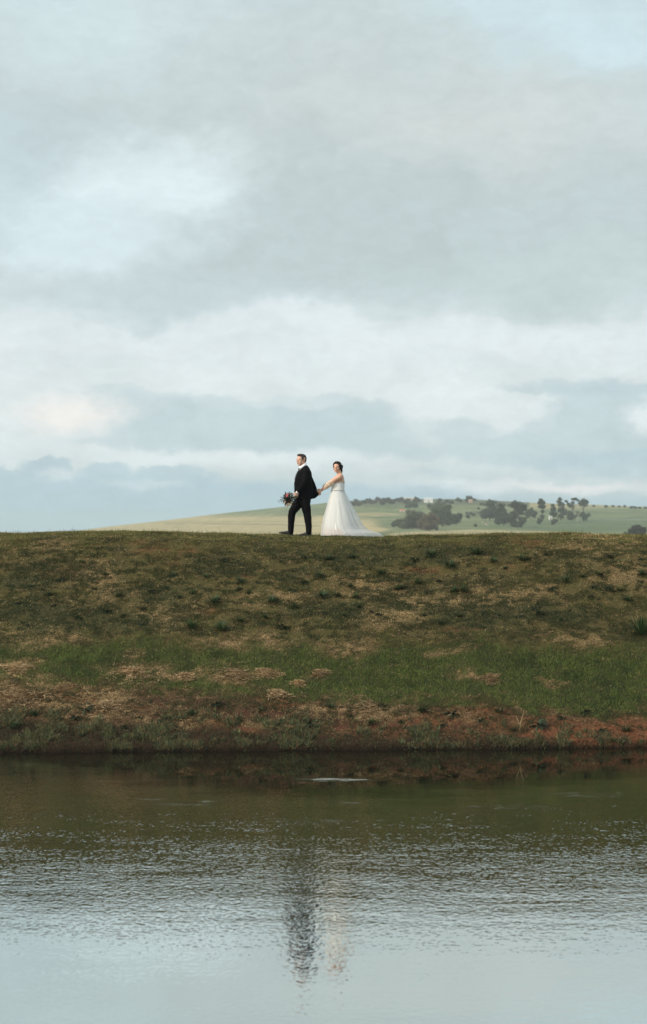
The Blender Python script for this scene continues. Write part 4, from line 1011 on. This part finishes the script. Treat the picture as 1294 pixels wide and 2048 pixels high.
for q in [(533, 1348, .20, .07, 'pale oval straw heap standing in the green strip below the man', 1), (555, 1390, .19, .09, 'rounded straw heap at the lower edge of the green strip', 2), (262, 1352, .42, .10, 'widest pale straw heap in the green strip at the left', 3), (372, 1354, .20, .07, 'small pointed straw heap right of the widest one', 4),
          (598, 1366, .10, .05, 'tiniest straw heap, in the green strip', 5, 1.15), (35, 1340, .30, .08, 'straw heap at the left end of the green strip', 6), (45, 1400, .5, .10, 'large brownish straw heap at the lower left edge', 7, .8), (640, 1346, .16, .05, 'thin flat straw heap in the middle of the green strip', 8, .85),
          (475, 1352, .30, .06, 'loose straw heap right of centre-left in the green strip', 9, .85), (212, 1414, .42, .08, 'straw heap on bare earth below the green strip at the left', 10, .85), (980, 1352, .18, .04, 'small straw heap in the green strip at the right', 11, .8), (740, 1420, .40, .05, 'flattened straw heap on the reddish earth', 12, .8)]: heap(*q)
# a dry seed stalk at the waterline
x, y, z = bank_at(1038, 1462); bm = bmesh.new(); root = empty('dry_stalk', (x, y, z)); tag(root, 'pale dry grass stalk with thin leaves leaning above the waterline', 'dry stalk')
tube(bm, [(0, 0, -.02), (.03, 0, .18), (.09, 0, .42)], [.005, .004, .002], 6); obj('stem', bm, mat('dry_stem', (.36, .27, .14), .8), root)
for k, (dx, dz) in enumerate(((-.12, .22), (.15, .20), (-.06, .30), (.10, .34), (.02, .16))):
    bm = bmesh.new(); tube(bm, [(.01, 0, .03 + k * .03), (dx * .5, 0, dz * .75), (dx, .02, dz)], [.005, .006, .001], 6, .3); obj('leaf', bm, mat('dry_leaf', (.32, .26, .13), .8), root)

# ------------------------------------------------------------------ trees and shrubs on the far hillside
M_bark = mat('bark', (.11, .09, .07), .9, .1, .3, 3); M_palebark = mat('pale_bark', (.42, .38, .32), .9, .1, .2, 3)
M_fol = attr_mat('foliage', .8, transl=.15, spec=.1)
def crown_mesh(blobs, leaf_s, dens, colr, seed):
    rng = np.random.default_rng(seed); vs, cs = [], []
    for (cx, cy, cz, r) in blobs:
        n = int(1.6 * dens * r * r) + 20; u = rng.normal(size=(n, 3)); u /= np.linalg.norm(u, axis=1)[:, None]
        lump = fbm(u[:, 0] * 1.6 + cx + 9, u[:, 2] * 1.6 + u[:, 1] * 1.3 + cz, 1.3, 3, seed)
        rr = r * rng.random(n) ** .5 * (.55 + .95 * lump)
        c0 = np.array((cx, cy, cz)) + u * rr[:, None] * np.array((1, 1, .86))
        a = rng.normal(size=(n, 3)); a /= np.linalg.norm(a, axis=1)[:, None]; b = np.cross(a, rng.normal(size=(n, 3))); b /= np.linalg.norm(b, axis=1)[:, None]
        s_ = leaf_s * rng.uniform(.5, 1.2, (n, 1))
        v = np.stack([c0 - a * s_, c0 + b * s_ * .7, c0 + a * s_, c0 - b * s_ * .7], 1); vs.append(v.reshape(-1, 3))
        c_ = np.array(colr) * rng.uniform(.7, 1.3, (n, 1)) * rng.uniform(.85, 1.15) * (.75 + .5 * sst(lump, .3, .7))[:, None]
        cs.append(np.repeat(c_, 4, 0))
    v = np.concatenate(vs); return np_mesh('crown', v, np.arange(len(v)).reshape(-1, 4), np.concatenate(cs))
def tree(name, px, base, blobs, label, group=None, colr=(.050, .056, .036), pale=False, cat='tree', depth=None, leafk=1.0, dens=900):
    x, D, z = hill_at(px, base); s_ = D / F
    o = empty(name, (x, D, z - .1)); tag(o, label, cat, group)
    rng = random.Random(int(px * 7 + base)); bb = []
    for (bx, by, r) in blobs:
        bb.append(((bx - px) * s_, rng.uniform(-.5, .5) * r * s_, (base - by) * s_, r * s_ * .98))
        for q in range(8):                 # each mass breaks up into smaller billows
            an = rng.uniform(0, 6.28); rr = rng.uniform(.6, 1.2); bb.append((bb[-1 - q][0] + math.cos(an) * r * s_ * rr, rng.uniform(-.7, .7) * r * s_, bb[-1 - q][2] + math.sin(an) * r * s_ * rr * .8, r * s_ * rng.uniform(.16, .42)))
    rmax = max(b[3] for b in bb)
    d_ = dens / max(.55, (rmax / 2) ** .9) / 4
    link_mesh('crown', crown_mesh(bb, .30 * leafk * (1 + .05 * rmax), d_, colr, int(px)), M_fol, o)
    bm = bmesh.new(); mains = [b for i, b in enumerate(bb) if i % 9 == 0]
    top = max(mains, key=lambda b: b[2]); H = top[2]; w_ = .02 * H + .06
    mid = Vector((top[0] * .45 + rng.uniform(-.1, .1), 0, H * .5)); tr = [Vector((0, 0, -.3)), Vector((mid.x * .3, 0, H * .22)), mid, Vector((top[0], top[1], H))]
    tube(bm, tr, [w_ * 1.3, w_, w_ * .75, w_ * .2], 8)
    for b in mains:
        if b is top: continue
        s0 = tr[1].lerp(tr[2], min(1, b[2] / H)) if b[2] < H * .7 else tr[2]
        e = Vector(b[:3]); tube(bm, [s0, s0.lerp(e, .5) + Vector((0, 0, -.15)), e], [w_ * .55, w_ * .4, w_ * .15], 6)
    obj('trunk', bm, M_palebark if pale else M_bark, o)
    return o
bt = (.115, .120, .080); gt = (.100, .125, .072); dt = (.064, .082, .050)
tree('broadleaf_tree', 826, 1057, [(824, 1041, 17), (810, 1047, 13), (838, 1034, 13), (826, 1030, 12), (802, 1044, 9), (840, 1048, 13)], 'wide grey-green tree, the left and broadest crown of the nearest clump', colr=bt)
tree('broadleaf_tree', 858, 1061.5, [(856, 1047, 15), (866, 1050, 11), (846, 1050, 11), (862, 1038, 12), (850, 1036, 9)], 'brownish round tree in front of its clump, reaching lowest on the slope', colr=(.165, .138, .095))
tree('broadleaf_tree', 885, 1052, [(884, 1036, 15), (892, 1030, 12), (876, 1028, 13), (890, 1018, 12), (878, 1016, 9), (898, 1040, 9)], 'tall grey-green tree at the back right of the nearest clump', colr=gt)
tree('round_tree', 913, 1049, [(913, 1036, 10), (917, 1032, 8), (909, 1041, 7)], 'small dark round tree right beside the nearest clump', colr=dt)
tree('shrub', 793, 1052, [(794, 1044, 7), (787, 1046, 5), (800, 1046, 5)], 'low shrub at the left foot of the nearest clump', cat='shrub', colr=gt)
tree('broadleaf_tree', 868, 1026, [(868, 1016, 8), (876, 1011, 8), (860, 1013, 6)], 'hazy tree rising behind the nearest clump below the white house', colr=gt)
tree('broadleaf_tree', 822, 1020, [(822, 1010, 7), (815, 1013, 5), (831, 1012, 6)], 'small tree on the upper slope left of the white house', colr=gt)
tree('bushy_tree', 979, 1041, [(975, 1025, 12), (985, 1018, 10), (968, 1030, 9), (982, 1007, 8), (990, 1028, 9), (976, 1008, 5)], 'tall dark tree at the left end of the middle clump', colr=dt)
tree('bushy_tree', 1008, 1051, [(1005, 1030, 12), (1010, 1039, 10), (1002, 1012, 7), (997, 1042, 8), (1000, 1021, 9)], 'dark tree with a narrow top, second in the middle clump', colr=dt)
tree('bushy_tree', 1027, 1053, [(1024, 1036, 10), (1028, 1045, 8), (1030, 1028, 9)], 'dark low-hanging tree in the heart of the middle clump', colr=dt)
tree('bushy_tree', 1043, 1054, [(1036, 1010, 10), (1028, 1008, 6), (1046, 1012, 8), (1040, 1020, 8), (1044, 1038, 9), (1040, 1046, 7)], 'flat-topped dark tree with a gap below its crown in the middle clump', colr=dt)
tree('bushy_tree', 1060, 1040, [(1061, 1024, 9), (1067, 1027, 7), (1055, 1027, 7)], 'round dark tree closing the middle clump on its right', colr=dt)
tree('gum_tree', 1083, 1048, [(1082, 1001, 5), (1079, 1005, 4), (1086, 1004, 4.5), (1083, 1012, 6), (1087, 1014, 4), (1085, 1022, 4), (1080, 1040, 5), (1085, 1033, 4.5), (1078, 1044, 4)], 'slender tall gum tree, leftmost of the row, with a loose tufted crown', pale=True, colr=dt, dens=700)
tree('gum_tree', 1107, 1050, [(1106, 1011, 3.5), (1107, 1019, 5), (1110, 1028, 5.5), (1107, 1044, 5), (1112, 1042, 4), (1103, 1027, 4)], 'short gum tree beside the white hut with leaves down to the ground', colr=dt, dens=700)
tree('gum_tree', 1122, 1039, [(1120, 998, 4), (1117, 1003, 3.5), (1121, 1007, 5.5), (1125, 1009, 4), (1124, 1018, 6.5), (1128, 1025, 6), (1122, 1030, 6), (1120, 1020, 5)], 'tallest dense gum tree in the middle of the row', colr=dt, dens=700)
tree('gum_tree', 1143, 1040, [(1133, 1002, 3), (1137, 1008, 4), (1142, 1011, 4.5), (1145, 1005, 3), (1146, 998, 3), (1151, 997, 3.2), (1156, 1000, 2.6), (1140, 1026, 5.5), (1145, 1032, 6), (1138, 1034, 5)], 'gum tree with a thin crown arching to the right', colr=dt, dens=700)
tree('gum_tree', 1167, 1041, [(1166, 1002, 6), (1172, 1003, 5), (1161, 1006, 5), (1169, 1009, 4.5), (1165, 1029, 6), (1170, 1034, 6), (1177, 1029, 4)], 'rightmost gum tree of the row with an umbrella-like top', colr=dt, dens=700)
tree('leaning_tree', 1155, 1044, [(1155, 1025, 3), (1153, 1031, 2.5)], 'thin pale-barked tree almost bare, between two gum trees', pale=True, colr=(.15, .14, .10), dens=500)
tree('thorn_bush', 1274, 1074, [(1274, 1060, 12), (1264, 1064, 8), (1284, 1064, 9), (1274, 1068, 9)], 'dark dome-shaped bush just behind the crest at the right', cat='bush', colr=(.062, .058, .046))
tree('thorn_bush', 1252, 1073, [(1252, 1070, 5), (1258, 1069, 4)], 'small low bush at the left of the dark dome-shaped bush', cat='bush', colr=dt)
tree('round_tree', 940, 1005, [(939.5, 997.5, 6), (935, 999, 4), (944, 1000, 4)], 'round tree standing up on the skyline above the middle of the hill', colr=dt)
tree('shrub', 936, 1038, [(936, 1032, 4)], 'small lone shrub on the slope between two tree clumps', cat='shrub', colr=dt)
tree('shrub', 951, 1053, [(951, 1049, 3)], 'tiny lone shrub low on the slope', cat='shrub', colr=dt)
def shrub_row(pts, label, group, colr):
    for (px, py, r) in pts: tree('shrub', px, min(py + r, HY - 1 - (HY - py - r) * 0), [(px, py, r), (px + r * .7, py + .5, r * .7)], label, group, cat='shrub', colr=colr, dens=600)
rr_ = random.Random(5)
shrub_row([(px, 1090 - float(np.interp(px, RX, RE)) + rr_.uniform(-.5, 8) , rr_.uniform(2.6, 4.8)) for px in [699 + i * 4.3 for i in range(33)]], 'grey-brown shrub in the thicket on the left end of the ridge', 'shrubs of the ridge thicket', (.085, .078, .060))
shrub_row([(px + rr_.uniform(-3, 3), 1090 - float(np.interp(px, RX, RE)) + rr_.uniform(0, 9), rr_.uniform(2.2, 4.4)) for px in [866 + i * 9.5 for i in range(18)]], 'hazy green shrub along the middle of the ridge', 'shrubs along the middle ridge', (.062, .070, .045))
shrub_row([(px + rr_.uniform(-4, 4), 1090 - float(np.interp(px, RX, RE)) + rr_.uniform(-1, 1.2), rr_.uniform(1.8, 3.0)) for px in [1190, 1212, 1222, 1236, 1250, 1258, 1265, 1272, 1280, 1289]], 'low shrub on the skyline at the right end of the hill', 'shrubs on the right skyline', (.06, .068, .045))
shrub_row([(px + rr_.uniform(-5, 5), rr_.uniform(1017, 1030), rr_.uniform(1.6, 3.0)) for px in [935 + i * 7 for i in range(5)]], 'dark shrub in the short hedge between two tree clumps', 'shrubs of the short hedge', (.045, .05, .035))
# pale boulders on the slope
for k, (px, py, r) in enumerate(((966, 1045, .55), (972, 1048, .5), (977, 1043, .45), (968, 1040, .4), (974, 1051, .4))):
    x, D, z = hill_at(px, py); bm = bmesh.new(); bmesh.ops.create_icosphere(bm, subdivisions=2, radius=r * 2.6)
    for v in bm.verts: v.co *= random.uniform(.75, 1.15); v.co.z *= .6
    o = obj('boulder', bm, mat('pale_rock', (.30, .25, .21), .9, .1, .2, 3), None, False); o.location = (x, D, z + .1)
    tag(o, 'pale pinkish boulder on the slope left of the middle tree clump', 'boulder', 'pale boulders on the slope')

# ------------------------------------------------------------------ buildings on the hill
M_wall = mat('white_render', (.72, .72, .70), .85, .2, .06, 2); M_roofg = mat('grey_sheet_roof', (.42, .43, .42), .6, .3, .08, 2); M_roofo = mat('orange_roof', (.55, .15, .07), .7, .2, .15, 2)
M_glass = mat('window_glass', (.03, .035, .04), .15, .6); M_door = mat('painted_door', (.10, .07, .05), .6); M_peach = mat('peach_render', (.60, .42, .33), .85, .1, .06, 2)
def house(px, base, w_px, wall_h, roof_h, depth, label, wm, rm, wins=3, cat='house', yaw=0.0, name='farmhouse'):
    wall_h *= 2; roof_h *= 2; depth *= 2
    x, D, z = hill_at(px, base); w_ = w_px * D / F; o = empty(name, (x, D, z), yaw); tag(o, label, cat)
    bm = bmesh.new(); box(bm, (0, 0, wall_h / 2 - .5), (w_, depth, wall_h + 1.0)); obj('wall', bm, wm, o, False)
    bm = bmesh.new(); e = .25; A_ = [(-w_ / 2 - e, -depth / 2 - e, wall_h), (w_ / 2 + e, -depth / 2 - e, wall_h), (w_ / 2 + e, depth / 2 + e, wall_h), (-w_ / 2 - e, depth / 2 + e, wall_h), (-w_ / 2 - e, 0, wall_h + roof_h), (w_ / 2 + e, 0, wall_h + roof_h)]
    v = [bm.verts.new(q) for q in A_]
    for f in ((0, 1, 5, 4), (2, 3, 4, 5), (0, 4, 3), (1, 2, 5), (3, 2, 1, 0)): bm.faces.new([v[i] for i in f])
    obj('roof', bm, rm, o, False)
    n = wins + 1; dk = wins // 2
    for i in range(n):
        cx = -w_ / 2 + w_ * (i + .5) / n
        if i == dk:
            bm = bmesh.new(); box(bm, (cx, -depth / 2 - .02, min(1.0, wall_h * .42)), (.9, .08, min(2.0, wall_h * .84))); obj('door', bm, M_door, o, False); continue
        bm = bmesh.new(); box(bm, (cx, -depth / 2 - .02, wall_h * .58), (min(1.2, w_ / n * .6), .07, wall_h * .36)); f = obj('window', bm, M_wall, o, False)
        bm = bmesh.new(); box(bm, (cx, -depth / 2 - .065, wall_h * .58), (min(1.2, w_ / n * .6) * .8, .03, wall_h * .29)); obj('pane', bm, M_glass, f, False)
house(857, 1006.5, 17, 2.0, .5, 5, 'white farmhouse with a pale roof on the ridge between shrubs', M_wall, mat('white_sheet_roof', (.66, .67, .66), .6), 0)
house(820, 1002.5, 26, 1.2, .5, 5, 'long low pale-roofed shed on the ridge left of the white farmhouse', mat('beige_render', (.44, .42, .34), .9), mat('pale_roof', (.50, .50, .44), .7), 2, 'shed', name='shed')
house(804, 1024, 9, .35, .5, 3.2, 'small shed with a bright orange roof left of the nearest trees', M_wall, M_roofo, 0, 'shed', name='shed')
house(941, 1006.5, 7, 1.3, .3, 3, 'tiny peach-coloured hut under the skyline tree', M_peach, M_peach, 0, 'hut', name='hut')
house(1101, 1038.5, 5.5, 1.5, .4, 2.5, 'small white hut between the two leftmost gum trees', M_wall, M_roofg, 0, 'hut', name='hut')
# ------------------------------------------------------------------ haze
bm = bmesh.new(); box(bm, (0, 2450, 37), (7100, 5200, 84)); hz = obj('haze', bm, None, None, False)
mh = bpy.data.materials.new('haze_air'); mh.use_nodes = True; t = NT(mh.node_tree)
pv = t.n('ShaderNodeVolumePrincipled', {'Color': (.82, .91, .96), 'Density': .00013, 'Anisotropy': .1})
o_ = t.n('ShaderNodeOutputMaterial'); t.t.links.new(pv.outputs[0], o_.inputs['Volume'])
hz.data.materials.append(mh); tag(hz, 'thin pale bluish air between the pond and the far hill', 'haze', kind='stuff')
